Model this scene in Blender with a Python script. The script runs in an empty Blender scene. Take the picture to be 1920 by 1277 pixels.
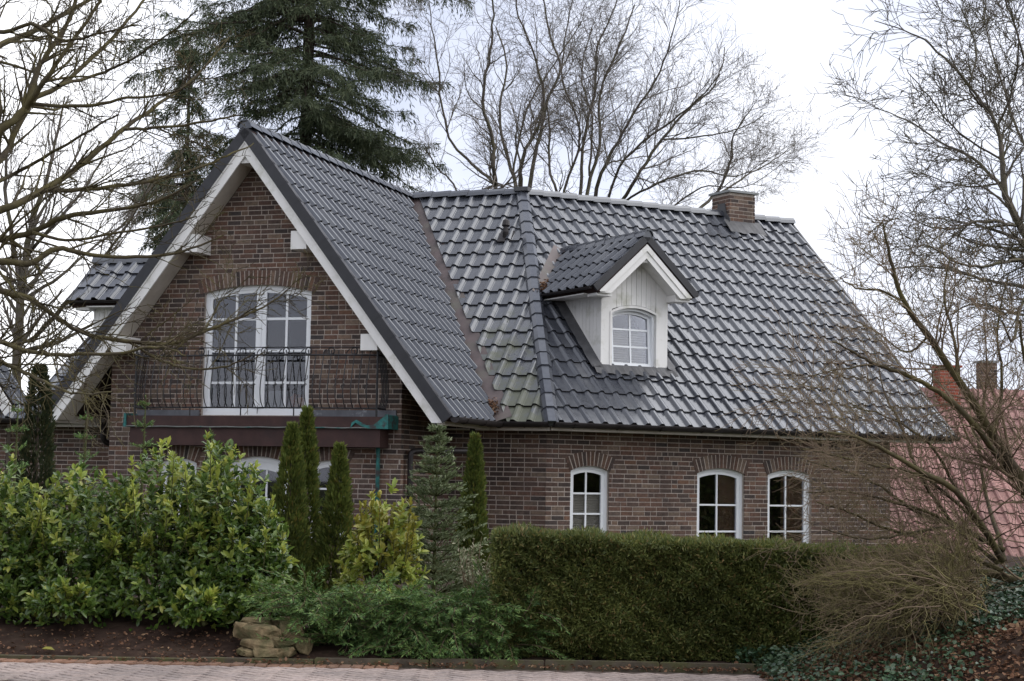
import bpy, math, random
import numpy as np
from mathutils import Matrix, Vector

sc = bpy.context.scene
# ------------------------------------------------------------------ camera
ZC, FPX, PITCH, ROLL = 1.62, 3212.98, 0.0807, 0.0179
cd = bpy.data.cameras.new('camera'); cam = bpy.data.objects.new('camera', cd)
sc.collection.objects.link(cam); sc.camera = cam
cd.sensor_fit = 'HORIZONTAL'; cd.sensor_width = 36.0; cd.lens = FPX / 1920 * 36
cd.clip_start = 0.1; cd.clip_end = 2000
_cp, _sp, _cr, _sr = math.cos(PITCH), math.sin(PITCH), math.cos(ROLL), math.sin(ROLL)
_f = Vector((0, _cp, _sp)); _u0 = Vector((0, -_sp, _cp)); _r0 = Vector((1, 0, 0))
_R = _r0 * _cr + _u0 * _sr; _U = _u0 * _cr - _r0 * _sr
cam.matrix_world = Matrix(((_R.x, _U.x, -_f.x, 0), (_R.y, _U.y, -_f.y, 0), (_R.z, _U.z, -_f.z, ZC), (0, 0, 0, 1)))
# ------------------------------------------------------------------ sky, sun, exposure
SUN_EL, SUN_AZ = math.radians(46), math.radians(84)     # soft bright patch of cloud to the right, azimuth from +Y towards +X
w = bpy.data.worlds.new('World'); sc.world = w; w.use_nodes = True
nt = w.node_tree; nt.nodes.clear()
out = nt.nodes.new('ShaderNodeOutputWorld'); bg = nt.nodes.new('ShaderNodeBackground')
sky = nt.nodes.new('ShaderNodeTexSky'); sky.sky_type = 'NISHITA'; sky.sun_disc = False
sky.sun_elevation = SUN_EL; sky.sun_rotation = SUN_AZ
tc = nt.nodes.new('ShaderNodeTexCoord'); nz = nt.nodes.new('ShaderNodeTexNoise')
nz.inputs['Scale'].default_value = 2.9; nz.inputs['Detail'].default_value = 5; nz.inputs['Roughness'].default_value = .5
cr = nt.nodes.new('ShaderNodeValToRGB')                 # a closed deck of bright cloud
cr.color_ramp.elements[0].position = .36; cr.color_ramp.elements[0].color = (4.6, 4.95, 6.1, 1)
cr.color_ramp.elements[1].position = .62; cr.color_ramp.elements[1].color = (9.2, 9.2, 9.5, 1)
mx = nt.nodes.new('ShaderNodeMix'); mx.data_type = 'RGBA'; mx.inputs[0].default_value = .92
bg.inputs['Strength'].default_value = .1
L = nt.links.new
L(tc.outputs['Generated'], nz.inputs['Vector']); L(nz.outputs[0], cr.inputs[0])
L(sky.outputs[0], mx.inputs[6]); L(cr.outputs[0], mx.inputs[7]); L(mx.outputs[2], bg.inputs[0]); L(bg.outputs[0], out.inputs[0])
sl = bpy.data.lights.new('sun', 'SUN'); sun = bpy.data.objects.new('sun', sl); sc.collection.objects.link(sun)
sl.energy = 1.5; sl.angle = math.radians(70); sl.color = (1, .98, .95)
_d = Vector((math.sin(SUN_AZ) * math.cos(SUN_EL), math.cos(SUN_AZ) * math.cos(SUN_EL), math.sin(SUN_EL)))
sun.rotation_euler = _d.to_track_quat('Z', 'Y').to_euler()
vs = sc.view_settings; vs.view_transform = 'Standard'; vs.look = 'None'; vs.exposure = .8; vs.gamma = 1; vs.use_curve_mapping = False

random.seed(7); rng = np.random.default_rng(11)
col = sc.collection
# ------------------------------------------------------------------ helpers
def V(*a): return np.array(a, float)
UP = V(0, 0, 1)
def unit(a): a = np.asarray(a, float); return a / (np.linalg.norm(a) + 1e-12)
def at(u, v, Y):                    # the point at depth Y seen at pixel (u, v) of the 1920 px wide photograph
    du, dv = u - 960, v - 638.5
    a = (_cr * du + _sr * dv) / FPX; b = -(-_sr * du + _cr * dv) / FPX
    d = V(a, _cp - b * _sp, _sp + b * _cp)
    return d * (Y / d[1]) + V(0, 0, ZC)
class Fr:
    def __init__(s, o, x, y, z=UP): s.o, s.x, s.y, s.z = [np.asarray(q, float) for q in (o, x, y, z)]
    def P(s, a, b, c): return s.o + s.x * a + s.y * b + s.z * c
    def mat(s, a, b, c):
        o = s.P(a, b, c)
        return Matrix(((s.x[0], s.y[0], s.z[0], o[0]), (s.x[1], s.y[1], s.z[1], o[1]), (s.x[2], s.y[2], s.z[2], o[2]), (0, 0, 0, 1)))
WF = Fr((0, 0, 0), (1, 0, 0), (0, 1, 0))
def link(name, me, mat=None, parent=None, smooth=False, M=None):
    if mat is not None and not me.materials: me.materials.append(mat)
    if smooth: me.polygons.foreach_set('use_smooth', [True] * len(me.polygons))
    o = bpy.data.objects.new(name, me); col.objects.link(o)
    if M is not None: o.matrix_basis = M
    if parent is not None:
        o.parent = parent
        if parent.type == 'EMPTY': o.matrix_parent_inverse = Matrix.Translation(-parent.location)
    return o
def thing(name, label, cat, loc=(0, 0, 0), group=None):
    o = bpy.data.objects.new(name, None); col.objects.link(o); o.location = Vector([float(q) for q in loc])
    o.empty_display_size = .2
    return tag(o, label, cat, group)
def tag(o, label=None, cat=None, group=None, kind=None):
    if label: o['label'] = label
    if cat: o['category'] = cat
    if group: o['group'] = group
    if kind: o['kind'] = kind
    return o
def npmesh(name, v, f):
    v = np.asarray(v, np.float32).reshape(-1, 3); f = np.asarray(f, np.int32)
    me = bpy.data.meshes.new(name); n, k = f.shape
    me.vertices.add(len(v)); me.vertices.foreach_set('co', v.ravel())
    me.loops.add(n * k); me.loops.foreach_set('vertex_index', f.ravel())
    me.polygons.add(n); me.polygons.foreach_set('loop_start', np.arange(0, n * k, k, dtype=np.int32))
    me.update(calc_edges=True)
    return me
class MB:
    def __init__(s): s.v, s.f, s.mi = [], [], {}
    def poly(s, pts, mi=0):
        n = len(s.v)
        if mi: s.mi[len(s.f)] = mi
        s.v += [tuple(float(c) for c in q) for q in pts]; s.f.append(tuple(range(n, n + len(pts)))); return s
    def box(s, fr, x0, x1, y0, y1, z0, z1):
        n = len(s.v); s.v += [tuple(fr.P(a, b, c)) for c in (z0, z1) for b in (y0, y1) for a in (x0, x1)]
        s.f += [tuple(n + i for i in q) for q in ((0, 2, 3, 1), (4, 5, 7, 6), (0, 1, 5, 4), (2, 6, 7, 3), (0, 4, 6, 2), (1, 3, 7, 5))]; return s
    def prism(s, fr, pts, y0, y1):              # outline in (x, z) of the frame, extruded along y
        n, k = len(s.v), len(pts)
        s.v += [tuple(fr.P(a, y, c)) for y in (y0, y1) for a, c in pts]
        s.f += [tuple(range(n, n + k)), tuple(range(n + 2 * k - 1, n + k - 1, -1))]
        s.f += [(n + i, n + k + i, n + k + (i + 1) % k, n + (i + 1) % k) for i in range(k)]; return s
    def ring(s, fr, po, pi, y0, y1):            # frame between two outlines of equal length
        n, k = len(s.v), len(po)
        for y in (y0, y1):
            s.v += [tuple(fr.P(a, y, c)) for a, c in po] + [tuple(fr.P(a, y, c)) for a, c in pi]
        A, B_, C_, D_ = n, n + k, n + 2 * k, n + 3 * k
        for i in range(k):
            j = (i + 1) % k
            s.f += [(A + i, A + j, B_ + j, B_ + i), (C_ + i, D_ + i, D_ + j, C_ + j), (A + i, C_ + i, C_ + j, A + j), (B_ + i, B_ + j, D_ + j, D_ + i)]
        return s
    def tube(s, pts, rad, n=6, cap=True):
        pts = [np.asarray(q, float) for q in pts]
        if not hasattr(rad, '__len__'): rad = [rad] * len(pts)
        base = len(s.v); prev = None
        for i, q in enumerate(pts):
            t = unit(pts[min(i + 1, len(pts) - 1)] - pts[max(i - 1, 0)])
            if prev is None: a = np.cross(t, UP if abs(t[2]) < .9 else V(1, 0, 0))
            else: a = prev - t * (prev @ t)
            a = unit(a); b = np.cross(t, a); prev = a
            s.v += [tuple(q + (a * math.cos(2 * math.pi * k / n) + b * math.sin(2 * math.pi * k / n)) * rad[i]) for k in range(n)]
        for i in range(len(pts) - 1):
            for k in range(n):
                s.f.append((base + i * n + k, base + i * n + (k + 1) % n, base + (i + 1) * n + (k + 1) % n, base + (i + 1) * n + k))
        if cap:
            s.f.append(tuple(base + k for k in range(n))[::-1]); s.f.append(tuple(base + (len(pts) - 1) * n + k for k in range(n)))
        return s
    def mesh(s, name):
        me = bpy.data.meshes.new(name); me.from_pydata(s.v, [], s.f)
        for k, i in s.mi.items(): me.polygons[k].material_index = i
        me.update(); return me
    def obj(s, name, mat, parent=None, smooth=False): return link(name, s.mesh(name), mat, parent, smooth)
def clip(poly, hp):                 # convex clip; points are tuples whose first two entries are the plane coordinates
    for a, b, c in hp:
        out_ = []
        for i, p in enumerate(poly):
            q = poly[(i + 1) % len(poly)]
            dp, dq = a * p[0] + b * p[1] + c, a * q[0] + b * q[1] + c
            if dp >= 0: out_.append(p)
            if (dp >= 0) != (dq >= 0):
                t = dp / (dp - dq); out_.append(tuple(p[k] + (q[k] - p[k]) * t for k in range(len(p))))
        poly = out_
        if len(poly) < 3: return []
    return poly
def halfplanes(pts):                # convex outline (counter-clockwise) -> half planes
    r = []
    for i, p in enumerate(pts):
        q = pts[(i + 1) % len(pts)]; a, b = -(q[1] - p[1]), q[0] - p[0]
        r.append((a, b, -(a * p[0] + b * p[1])))
    return r
# ------------------------------------------------------------------ materials
def nodes(name):
    m = bpy.data.materials.new(name); m.use_nodes = True; t = m.node_tree; b = t.nodes['Principled BSDF']
    return m, t, b
def add(t, kind, **kw):
    n = t.nodes.new(kind)
    for k, v in kw.items(): setattr(n, k, v)
    return n
def ramp(t, stops, interp='LINEAR'):
    n = t.nodes.new('ShaderNodeValToRGB'); e = n.color_ramp.elements; n.color_ramp.interpolation = interp
    while len(e) < len(stops): e.new(.5)
    for i, (p, c) in enumerate(stops): e[i].position = p; e[i].color = (*c, 1)
    return n
def noise(t, scale, detail=3, rough=.5, coord='Position', stretch=None):
    g = add(t, 'ShaderNodeNewGeometry'); n = add(t, 'ShaderNodeTexNoise')
    n.inputs['Scale'].default_value = scale; n.inputs['Detail'].default_value = detail; n.inputs['Roughness'].default_value = rough
    if stretch:
        mp = add(t, 'ShaderNodeMapping'); mp.inputs['Scale'].default_value = stretch
        t.links.new(g.outputs['Position'], mp.inputs[0]); t.links.new(mp.outputs[0], n.inputs['Vector'])
    else: t.links.new(g.outputs['Position'], n.inputs['Vector'])
    return n
def mixc(t, f, a, b, mode='MIX'):
    n = add(t, 'ShaderNodeMix', data_type='RGBA', blend_type=mode)
    for i, q in ((0, f), (6, a), (7, b)):
        if hasattr(q, 'links') or hasattr(q, 'is_linked'): t.links.new(q, n.inputs[i])
        elif i == 0: n.inputs[0].default_value = q
        else: n.inputs[i].default_value = (*q, 1)
    return n.outputs[2]
def bump(t, b, h, strength=.3, dist=.01):
    n = add(t, 'ShaderNodeBump'); n.inputs['Strength'].default_value = strength; n.inputs['Distance'].default_value = dist
    t.links.new(h, n.inputs['Height']); t.links.new(n.outputs[0], b.inputs['Normal'])
def rnd(t):                         # one random value for each piece, joined or separate
    g = add(t, 'ShaderNodeNewGeometry'); o = add(t, 'ShaderNodeObjectInfo'); a = add(t, 'ShaderNodeMath', operation='ADD'); f = add(t, 'ShaderNodeMath', operation='FRACT')
    t.links.new(g.outputs['Random Per Island'], a.inputs[0]); t.links.new(o.outputs['Random'], a.inputs[1]); t.links.new(a.outputs[0], f.inputs[0])
    return f.outputs[0]
def plain(name, c, rough=.6, var=.2, scale=6, spec=.5, metal=0, bmp=0, dirt=None, dirt_scale=1.5, dirt_pos=(.5, .75), stretch=None):
    m, t, b = nodes(name); n = noise(t, scale, 4, .6, stretch=stretch)
    r = ramp(t, [(.3, tuple(q * (1 - var) for q in c)), (.7, tuple(min(q * (1 + var), 1) for q in c))]); t.links.new(n.outputs[0], r.inputs[0]); o = r.outputs[0]
    if dirt:
        n2 = noise(t, dirt_scale, 5, .65); r2 = ramp(t, [(dirt_pos[0], (0, 0, 0)), (dirt_pos[1], (1, 1, 1))]); t.links.new(n2.outputs[0], r2.inputs[0])
        o = mixc(t, r2.outputs[0], o, dirt)
    t.links.new(o, b.inputs['Base Color']); b.inputs['Roughness'].default_value = rough; b.inputs['Specular IOR Level'].default_value = spec; b.inputs['Metallic'].default_value = metal
    if bmp: bump(t, b, n.outputs[0], bmp)
    return m
def brickmat(name, stops):
    m, t, b = nodes(name); r = ramp(t, stops); t.links.new(rnd(t), r.inputs[0])
    n = noise(t, 22, 4, .65); r2 = ramp(t, [(.3, (.62, .6, .6)), (.72, (1.3, 1.25, 1.2))]); t.links.new(n.outputs[0], r2.inputs[0])
    o = mixc(t, 1.0, r.outputs[0], r2.outputs[0], 'MULTIPLY')
    n3 = noise(t, 9, 3, .6); r3 = ramp(t, [(.62, (0, 0, 0)), (.8, (.55, .55, .55))]); t.links.new(n3.outputs[0], r3.inputs[0])
    o = mixc(t, r3.outputs[0], o, (.2, .15, .12))
    n4 = noise(t, .9, 4, .6); r4 = ramp(t, [(.34, (.66, .66, .66)), (.62, (1.15, 1.12, 1.1))]); t.links.new(n4.outputs[0], r4.inputs[0]); o = mixc(t, 1.0, o, r4.outputs[0], 'MULTIPLY')
    t.links.new(o, b.inputs['Base Color']); b.inputs['Roughness'].default_value = .82; b.inputs['Specular IOR Level'].default_value = .3
    bump(t, b, n.outputs[0], .5, .006); return m
MAT = {}
MAT['brick'] = brickmat('brick', [(0, (.055, .046, .044)), (.18, (.09, .064, .055)), (.4, (.118, .077, .061)), (.58, (.138, .08, .06)), (.7, (.082, .063, .057)), (.82, (.19, .145, .112)), (.9, (.16, .112, .084)), (.95, (.15, .085, .058)), (1, (.058, .054, .056))])
MAT['mortar'] = plain('mortar', (.41, .355, .31), .95, .25, 30, .2, bmp=.4, dirt=(.26, .22, .2), dirt_scale=1.3, dirt_pos=(.5, .72))
def glazed(name, moss):
    m, t, b = nodes(name); r = ramp(t, [(0, (.036, .039, .05)), (.4, (.048, .052, .064)), (.8, (.06, .064, .076)), (1, (.085, .088, .098))]); t.links.new(rnd(t), r.inputs[0])
    n = noise(t, 9, 5, .6); r2 = ramp(t, [(.3, (.82, .82, .82)), (.75, (1.18, 1.18, 1.15))]); t.links.new(n.outputs[0], r2.inputs[0])
    o = mixc(t, 1.0, r.outputs[0], r2.outputs[0], 'MULTIPLY'); rr = ramp(t, [(.3, (.18,) * 3), (.75, (.27,) * 3)]); t.links.new(n.outputs[0], rr.inputs[0]); ro = rr.outputs[0]
    if moss:
        n2 = noise(t, 2.1, 5, .7); g = add(t, 'ShaderNodeNewGeometry'); sx = add(t, 'ShaderNodeSeparateXYZ'); t.links.new(g.outputs['Position'], sx.inputs[0])
        mr = add(t, 'ShaderNodeMapRange'); mr.inputs[1].default_value = 5.6; mr.inputs[2].default_value = 2.6; mr.inputs[3].default_value = -.16; mr.inputs[4].default_value = .24
        t.links.new(sx.outputs[2], mr.inputs[0]); ad = add(t, 'ShaderNodeMath', operation='ADD'); t.links.new(n2.outputs[0], ad.inputs[0]); t.links.new(mr.outputs[0], ad.inputs[1])
        n5 = noise(t, 14, 5, .7); a5 = add(t, 'ShaderNodeMath', operation='MULTIPLY_ADD'); a5.inputs[1].default_value = .35; t.links.new(n5.outputs[0], a5.inputs[0]); t.links.new(ad.outputs[0], a5.inputs[2]); ad = a5
        r3 = ramp(t, [(.66, (0, 0, 0)), (.9, (.7, .7, .7))]); t.links.new(ad.outputs[0], r3.inputs[0])
        o = mixc(t, r3.outputs[0], o, (.085, .09, .04)); ro = mixc(t, r3.outputs[0], ro, (.75, .75, .75))
    t.links.new(o, b.inputs['Base Color']); t.links.new(ro, b.inputs['Roughness']); b.inputs['Specular IOR Level'].default_value = .82; b.inputs['Specular Tint'].default_value = (.93, .96, 1, 1)
    return m
MAT['tile'] = glazed('glazed_tile', False); MAT['tile_moss'] = glazed('glazed_tile_mossy', True)
MAT['redtile'] = brickmat('red_clay_tile', [(0, (.25, .145, .135)), (.4, (.31, .185, .17)), (.7, (.37, .225, .21)), (1, (.27, .16, .15))])
MAT['verge'] = plain('dark_reflecting_verge_tile', (.02, .02, .024), .38, .25, 6, .45)  # darker than the slope tiles: dark reflections put into the colour
MAT['redbrick'] = brickmat('red_chimney_brick', [(0, (.3, .07, .04)), (.5, (.38, .1, .06)), (1, (.25, .08, .06))])
MAT['white'] = plain('white_paint', (.74, .73, .71), .5, .06, 3, .4, dirt=(.42, .42, .34), dirt_scale=2.6, dirt_pos=(.54, .8), stretch=(1, 1, .3))
MAT['pvc'] = plain('white_window_frame', (.78, .8, .82), .35, .03, 3, .5)
MAT['soffit'] = plain('cream_soffit', (.55, .51, .45), .6, .08, 4, .3, dirt=(.4, .35, .29), dirt_pos=(.5, .8))
MAT['lead'] = plain('lead_flashing', (.06, .06, .064), .6, .3, 7, .5, bmp=.3, dirt=(.06, .06, .062))
MAT['copper'] = plain('brown_copper', (.055, .028, .025), .55, .25, 4, .25, bmp=.1, dirt=(.035, .022, .021), dirt_pos=(.45, .7))
MAT['valley'] = plain('weathered_copper_valley', (.085, .062, .06), .55, .25, 5, .5, dirt=(.10, .095, .075))
MAT['patina'] = plain('green_patina', (.03, .15, .14), .7, .35, 9, .3, dirt=(.05, .045, .045), dirt_scale=7, dirt_pos=(.5, .62))
MAT['gutter'] = plain('dark_brown_gutter', (.02, .016, .016), .5, .25, 6, .35)
MAT['iron'] = plain('wrought_iron', (.014, .014, .016), .5, .3, 20, .5)
MAT['dark'] = plain('dark_room', (.03, .02, .018), .9, .2, 2, .1)  # indoor dimness put into the colour of slabs and partitions
MAT['under'] = plain('roof_underlay', (.045, .028, .026), .9, .2, 4, .1)
MAT['concrete'] = plain('concrete_cap', (.26, .27, .27), .8, .15, 9, .3, dirt=(.15, .16, .15))
def glass():
    m, t, b = nodes('window_glass'); tr = add(t, 'ShaderNodeBsdfTransparent'); tr.inputs[0].default_value = (.82, .84, .86, 1)
    gl = add(t, 'ShaderNodeBsdfGlossy'); gl.inputs['Roughness'].default_value = .02; gl.inputs[0].default_value = (.9, .9, .95, 1)
    fr = add(t, 'ShaderNodeFresnel'); fr.inputs[0].default_value = 1.75; mxs = add(t, 'ShaderNodeMixShader'); mt = add(t, 'ShaderNodeMath', operation='MULTIPLY'); mt.inputs[1].default_value = .72
    mt.use_clamp = True; t.links.new(fr.outputs[0], mt.inputs[0]); t.links.new(mt.outputs[0], mxs.inputs[0])
    t.links.new(tr.outputs[0], mxs.inputs[1]); t.links.new(gl.outputs[0], mxs.inputs[2]); t.links.new(mxs.outputs[0], t.nodes['Material Output'].inputs[0])
    n = noise(t, 1.6, 1); bp = add(t, 'ShaderNodeBump'); bp.inputs['Strength'].default_value = .02; t.links.new(n.outputs[0], bp.inputs['Height']); t.links.new(bp.outputs[0], gl.inputs['Normal'])
    return m
MAT['glass'] = glass()
# ================================================================== THE HOUSE
TH, AN = .3228, .831 - .3228
e1 = V(math.cos(TH), -math.sin(TH), 0); n1 = V(-math.sin(TH), -math.cos(TH), 0)
e2 = V(math.cos(AN), math.sin(AN), 0); n2 = V(math.sin(AN), -math.cos(AN), 0)
ZR, ZE = 7.522, 2.622; HH = ZR - ZE; WD, DW, WW, LL, RR_ = 5.20, 7.522, 3.80, 2.506, 6.973
Bp = V(-2.211, 35.923, 0); Cp = Bp + e1 * LL; Ap = Bp + n1 * DW
GW, WALL = .532, 4.68; HIPK = WD * math.tan(.831 / 2)       # how far the hip runs sideways from ridge to eave
FW = Fr(Ap - n1 * GW, e1, -n1); FL = Fr(Bp, e1, -n1); FR = Fr(Cp, e2, -n2)
KS = HH / WW
house = thing('brick_house', 'brown brick house with steep glazed black tile roofs and white barge boards behind the hedges', 'house', FW.P(0, 3, 0))
# ------------------------------------------------------------------ brick walls
CH, BH, JT = .0833, .0675, .0158
def brickbox(l):
    mb = MB(); f = WF; b = .004
    mb.box(f, 0, l, 0, .03, 0, BH); return mb.mesh('brick')
BRK = {l: brickbox(l) for l in (.24, .115)}
for q in BRK.values(): q.materials.append(MAT['brick'])
def circ(o):
    h = (o['x1'] - o['x0']) / 2; r = o['rise']; R = (h * h + r * r) / (2 * r); return (o['x0'] + o['x1']) / 2, o['zs'] + r - R, R, h
def brickwall(name, fr, poly, ops, indiv=False, arch_h=.25):
    hp = halfplanes(poly); zmin = min(p[1] for p in poly); zmax = max(p[1] for p in poly); xmin = min(p[0] for p in poly); xmax = max(p[0] for p in poly)
    mo = MB(); rest = MB(); singles = []
    xs = sorted({xmin, xmax, *[o[k] for o in ops for k in ('x0', 'x1')]})
    for a, b in zip(xs, xs[1:]):
        zz = [zmin]
        for o in sorted(ops, key=lambda q: q['z0']):
            if o['x0'] <= a + 1e-6 and o['x1'] >= b - 1e-6: zz += [o['z0'], o['zs'] + o['rise']]
        zz.append(zmax)
        for i in range(0, len(zz), 2):
            pl = clip([(a, zz[i]), (b, zz[i]), (b, zz[i + 1]), (a, zz[i + 1])], hp)
            if pl: mo.poly([fr.P(p[0], .006, p[1]) for p in pl])
    for o in ops:                                           # spandrels and reveals
        xc, zc, R, h = circ(o); n = 12; top = o['zs'] + o['rise']; ph = math.asin(h / R)
        arc = [(xc + R * math.sin(-ph + 2 * ph * k / n), zc + R * math.cos(-ph + 2 * ph * k / n)) for k in range(n + 1)]
        for p, q in zip(arc, arc[1:]):
            mo.poly([fr.P(p[0], .006, p[1]), fr.P(q[0], .006, q[1]), fr.P(q[0], .006, top + .001), fr.P(p[0], .006, top + .001)])
        ex = [(xc + (R + arch_h) * math.sin(-ph + 2 * ph * k / n), zc + (R + arch_h) * math.cos(-ph + 2 * ph * k / n)) for k in range(n + 1)]
        for k in range(n): mo.poly([fr.P(p[0], -.005, p[1]) for p in (arc[k], arc[k + 1], ex[k + 1], ex[k])])     # pointing of the arch, nearly flush
        oc = [(o['x0'], o['z0']), (o['x1'], o['z0'])] + arc[::-1]
        for i in range(len(oc)):
            p, q = oc[i], oc[(i + 1) % len(oc)]; mo.poly([fr.P(p[0], .006, p[1]), fr.P(q[0], .006, q[1]), fr.P(q[0], .16, q[1]), fr.P(p[0], .16, p[1])])
    wall = mo.obj(name, MAT['mortar'], house)
    for k in range(int((zmax - zmin) / CH) + 1):
        z0 = zmin + k * CH + .006; zm = z0 + BH / 2; iv = [(xmin, xmax)]
        pr = clip([(xmin, z0), (xmax, z0), (xmax, z0 + BH), (xmin, z0 + BH)], hp)
        if not pr: continue
        iv = [(min(p[0] for p in pr), max(p[0] for p in pr))]
        for o in ops:
            xc, zc, R, h = circ(o); ph = math.asin(h / R); c = None
            if o['z0'] - .04 < zm <= o['zs'] + .02: c = (o['x0'], o['x1'])
            elif o['zs'] < zm:
                q = (R + arch_h - .035) ** 2 - (zm - zc) ** 2
                if q > 0:
                    hw = min(math.sqrt(q), (zm - zc) * math.tan(ph) - .01); c = (xc - hw, xc + hw)
            if c: iv = [(s, e) for a, b in iv for s, e in ((a, min(b, c[0])), (max(a, c[1]), b)) if e - s > .02]
        for a, b in iv:
            x = a - random.choice((0, .0, .1275, .06, .19)) if abs(a - xmin) > .3 else a - (.1275 if k % 2 else 0)
            while x < b - .015:
                l = .115 if random.random() < .27 else .24
                p0, p1 = max(x, a), min(x + l, b)
                if b - p1 < .04: p1 = b if b - p1 < .03 else p1
                if p1 - p0 > .02:
                    pl = clip([(p0, z0), (p1, z0), (p1, z0 + BH), (p0, z0 + BH)], hp)
                    if pl:
                        dy = random.uniform(-.003, .003)
                        if abs(p1 - p0 - l) < 1e-6 and len(pl) == 4 and abs(pl[2][1] - pl[0][1]) > BH * .99 and abs(pl[1][0] - pl[0][0]) > l * .99 and indiv: singles.append((p0, dy, z0, l))
                        else: rest.prism(fr, pl, dy, .03)
                x += l + JT
    if indiv:
        singles.sort(key=lambda s: indiv(s), reverse=True)
        for i, (x, dy, z, l) in enumerate(singles):
            if i < 285:
                link('brick', BRK[l], None, wall, M=fr.mat(x, dy, z) @ Matrix.Rotation(random.uniform(-.006, .006), 4, 'Y'))
            else: rest.box(fr, x, x + l, dy, .03, z, z + BH)
    if rest.f: tag(rest.obj('bricks', MAT['brick'], wall), kind='stuff')
    for o in ops:                                           # soldier course over each opening
        xc, zc, R, h = circ(o); ph = math.asin(h / R) + .02; n = max(7, round(2 * ph * (R + .1) / .083))
        for k in range(n):
            a0 = -ph + 2 * ph * k / n + .009 / R; a1 = -ph + 2 * ph * (k + 1) / n - .009 / R
            pts = [(xc + r * math.sin(a), zc + r * math.cos(a)) for r, a in ((R, a0), (R, a1), (R + arch_h, a1), (R + arch_h, a0))]
            mb = MB(); mb.prism(fr, pts, -.009 + random.uniform(-.002, .002), .03); mb.obj('arch_brick', MAT['brick'], wall)
    return wall
def OP(x0, x1, z0, zs, rise): return dict(x0=x0, x1=x1, z0=z0, zs=zs, rise=rise)
door_up = OP(-.98, 1.065, 2.63, 4.74, .13)
lowL, lowD, lowR = OP(-1.75, -1.02, .55, 1.80, .08), OP(-.45, .72, .12, 1.80, .13), OP(1.12, 1.82, .55, 1.80, .08)
hw = 2.76; zt = lambda x: 7.06 - KS * abs(x)
brickwall('gable_wall', FW, [(-hw, 0), (hw, 0), (hw, zt(hw)), (0, zt(0)), (-hw, zt(hw))], [door_up, lowL, lowD, lowR], indiv=lambda s: 100 - abs(s[2] - 4.2) if s[2] > 2.6 else s[2])
X0 = -2.067
w1, w2, w3 = OP(X0 + .50, X0 + 1.31, .35, 1.79, .09), OP(X0 + 3.22, X0 + 4.30, .35, 1.79, .10), OP(X0 + 4.84, X0 + 5.89, .35, 1.79, .10)
FRW = Fr(FR.P(0, -WALL, 0), e2, -n2); FLW = Fr(FL.P(0, -WALL, 0), e1, -n1)
brickwall('garden_wall', FRW, [(X0, 0), (X0 + 7.85, 0), (X0 + 7.85, 2.56), (X0, 2.56)], [w1, w2, w3])
brickwall('garden_wall', FLW, [(hw, 0), (LL + 2.067 - .012, 0), (LL + 2.067 - .012, 2.56), (hw, 2.56)], [])
FWS = Fr(FW.P(hw, 0, 0), -n1, -e1)                          # right flank of the gable wing
brickwall('flank_wall', FWS, [(.01, 0), (2.31, 0), (2.31, 3.44), (.01, 3.44)], [])
FWSL = Fr(FW.P(-hw, 2.31, 0), n1, e1)
brickwall('flank_wall', FWSL, [(0, 0), (2.30, 0), (2.30, 3.44), (0, 3.44)], [])
brickwall('garden_wall', FLW, [(-8.8, 0), (-hw, 0), (-hw, 2.56), (-8.8, 2.56)], [])
mb = MB()                                                    # walls that only close the house at the back and the right end
gx = X0 + 7.85
mb.poly([FR.P(gx, -WALL, 0), FR.P(gx, WALL, 0), FR.P(gx, WALL, 2.6), FR.P(gx, .0, 7.2), FR.P(gx, -WALL, 2.6)])
mb.poly([FR.P(gx, WALL, 0), FR.P(X0 + 4.1, WALL, 0), FR.P(X0 + 4.1, WALL, 2.6), FR.P(gx, WALL, 2.6)])
mb.poly([FL.P(-5.4, WALL, 0), FL.P(LL - 2.067, WALL, 0), FL.P(LL - 2.067, WALL, 2.6), FL.P(-5.4, WALL, 2.6)])
mb.poly([FL.P(-5.4, -WALL, 0), FL.P(-5.4, WALL, 0), FL.P(-5.4, WALL, 2.6), FL.P(-4.6, 0, 7.2), FL.P(-5.4, -WALL, 2.6)])
mb.obj('wall', MAT['mortar'], house)
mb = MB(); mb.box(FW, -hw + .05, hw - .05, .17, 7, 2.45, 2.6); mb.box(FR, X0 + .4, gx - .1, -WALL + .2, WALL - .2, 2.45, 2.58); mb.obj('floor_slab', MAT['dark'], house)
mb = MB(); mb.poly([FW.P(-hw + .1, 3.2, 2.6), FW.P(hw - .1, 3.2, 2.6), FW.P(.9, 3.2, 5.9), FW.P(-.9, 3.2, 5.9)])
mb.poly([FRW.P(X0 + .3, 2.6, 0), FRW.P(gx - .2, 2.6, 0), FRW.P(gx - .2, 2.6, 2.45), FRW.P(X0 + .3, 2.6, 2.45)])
mb.poly([FW.P(-hw + .1, 2.4, 0), FW.P(hw - .1, 2.4, 0), FW.P(hw - .1, 2.4, 2.45), FW.P(-hw + .1, 2.4, 2.45)]); mb.obj('partition_wall', MAT['dark'], house)
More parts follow.
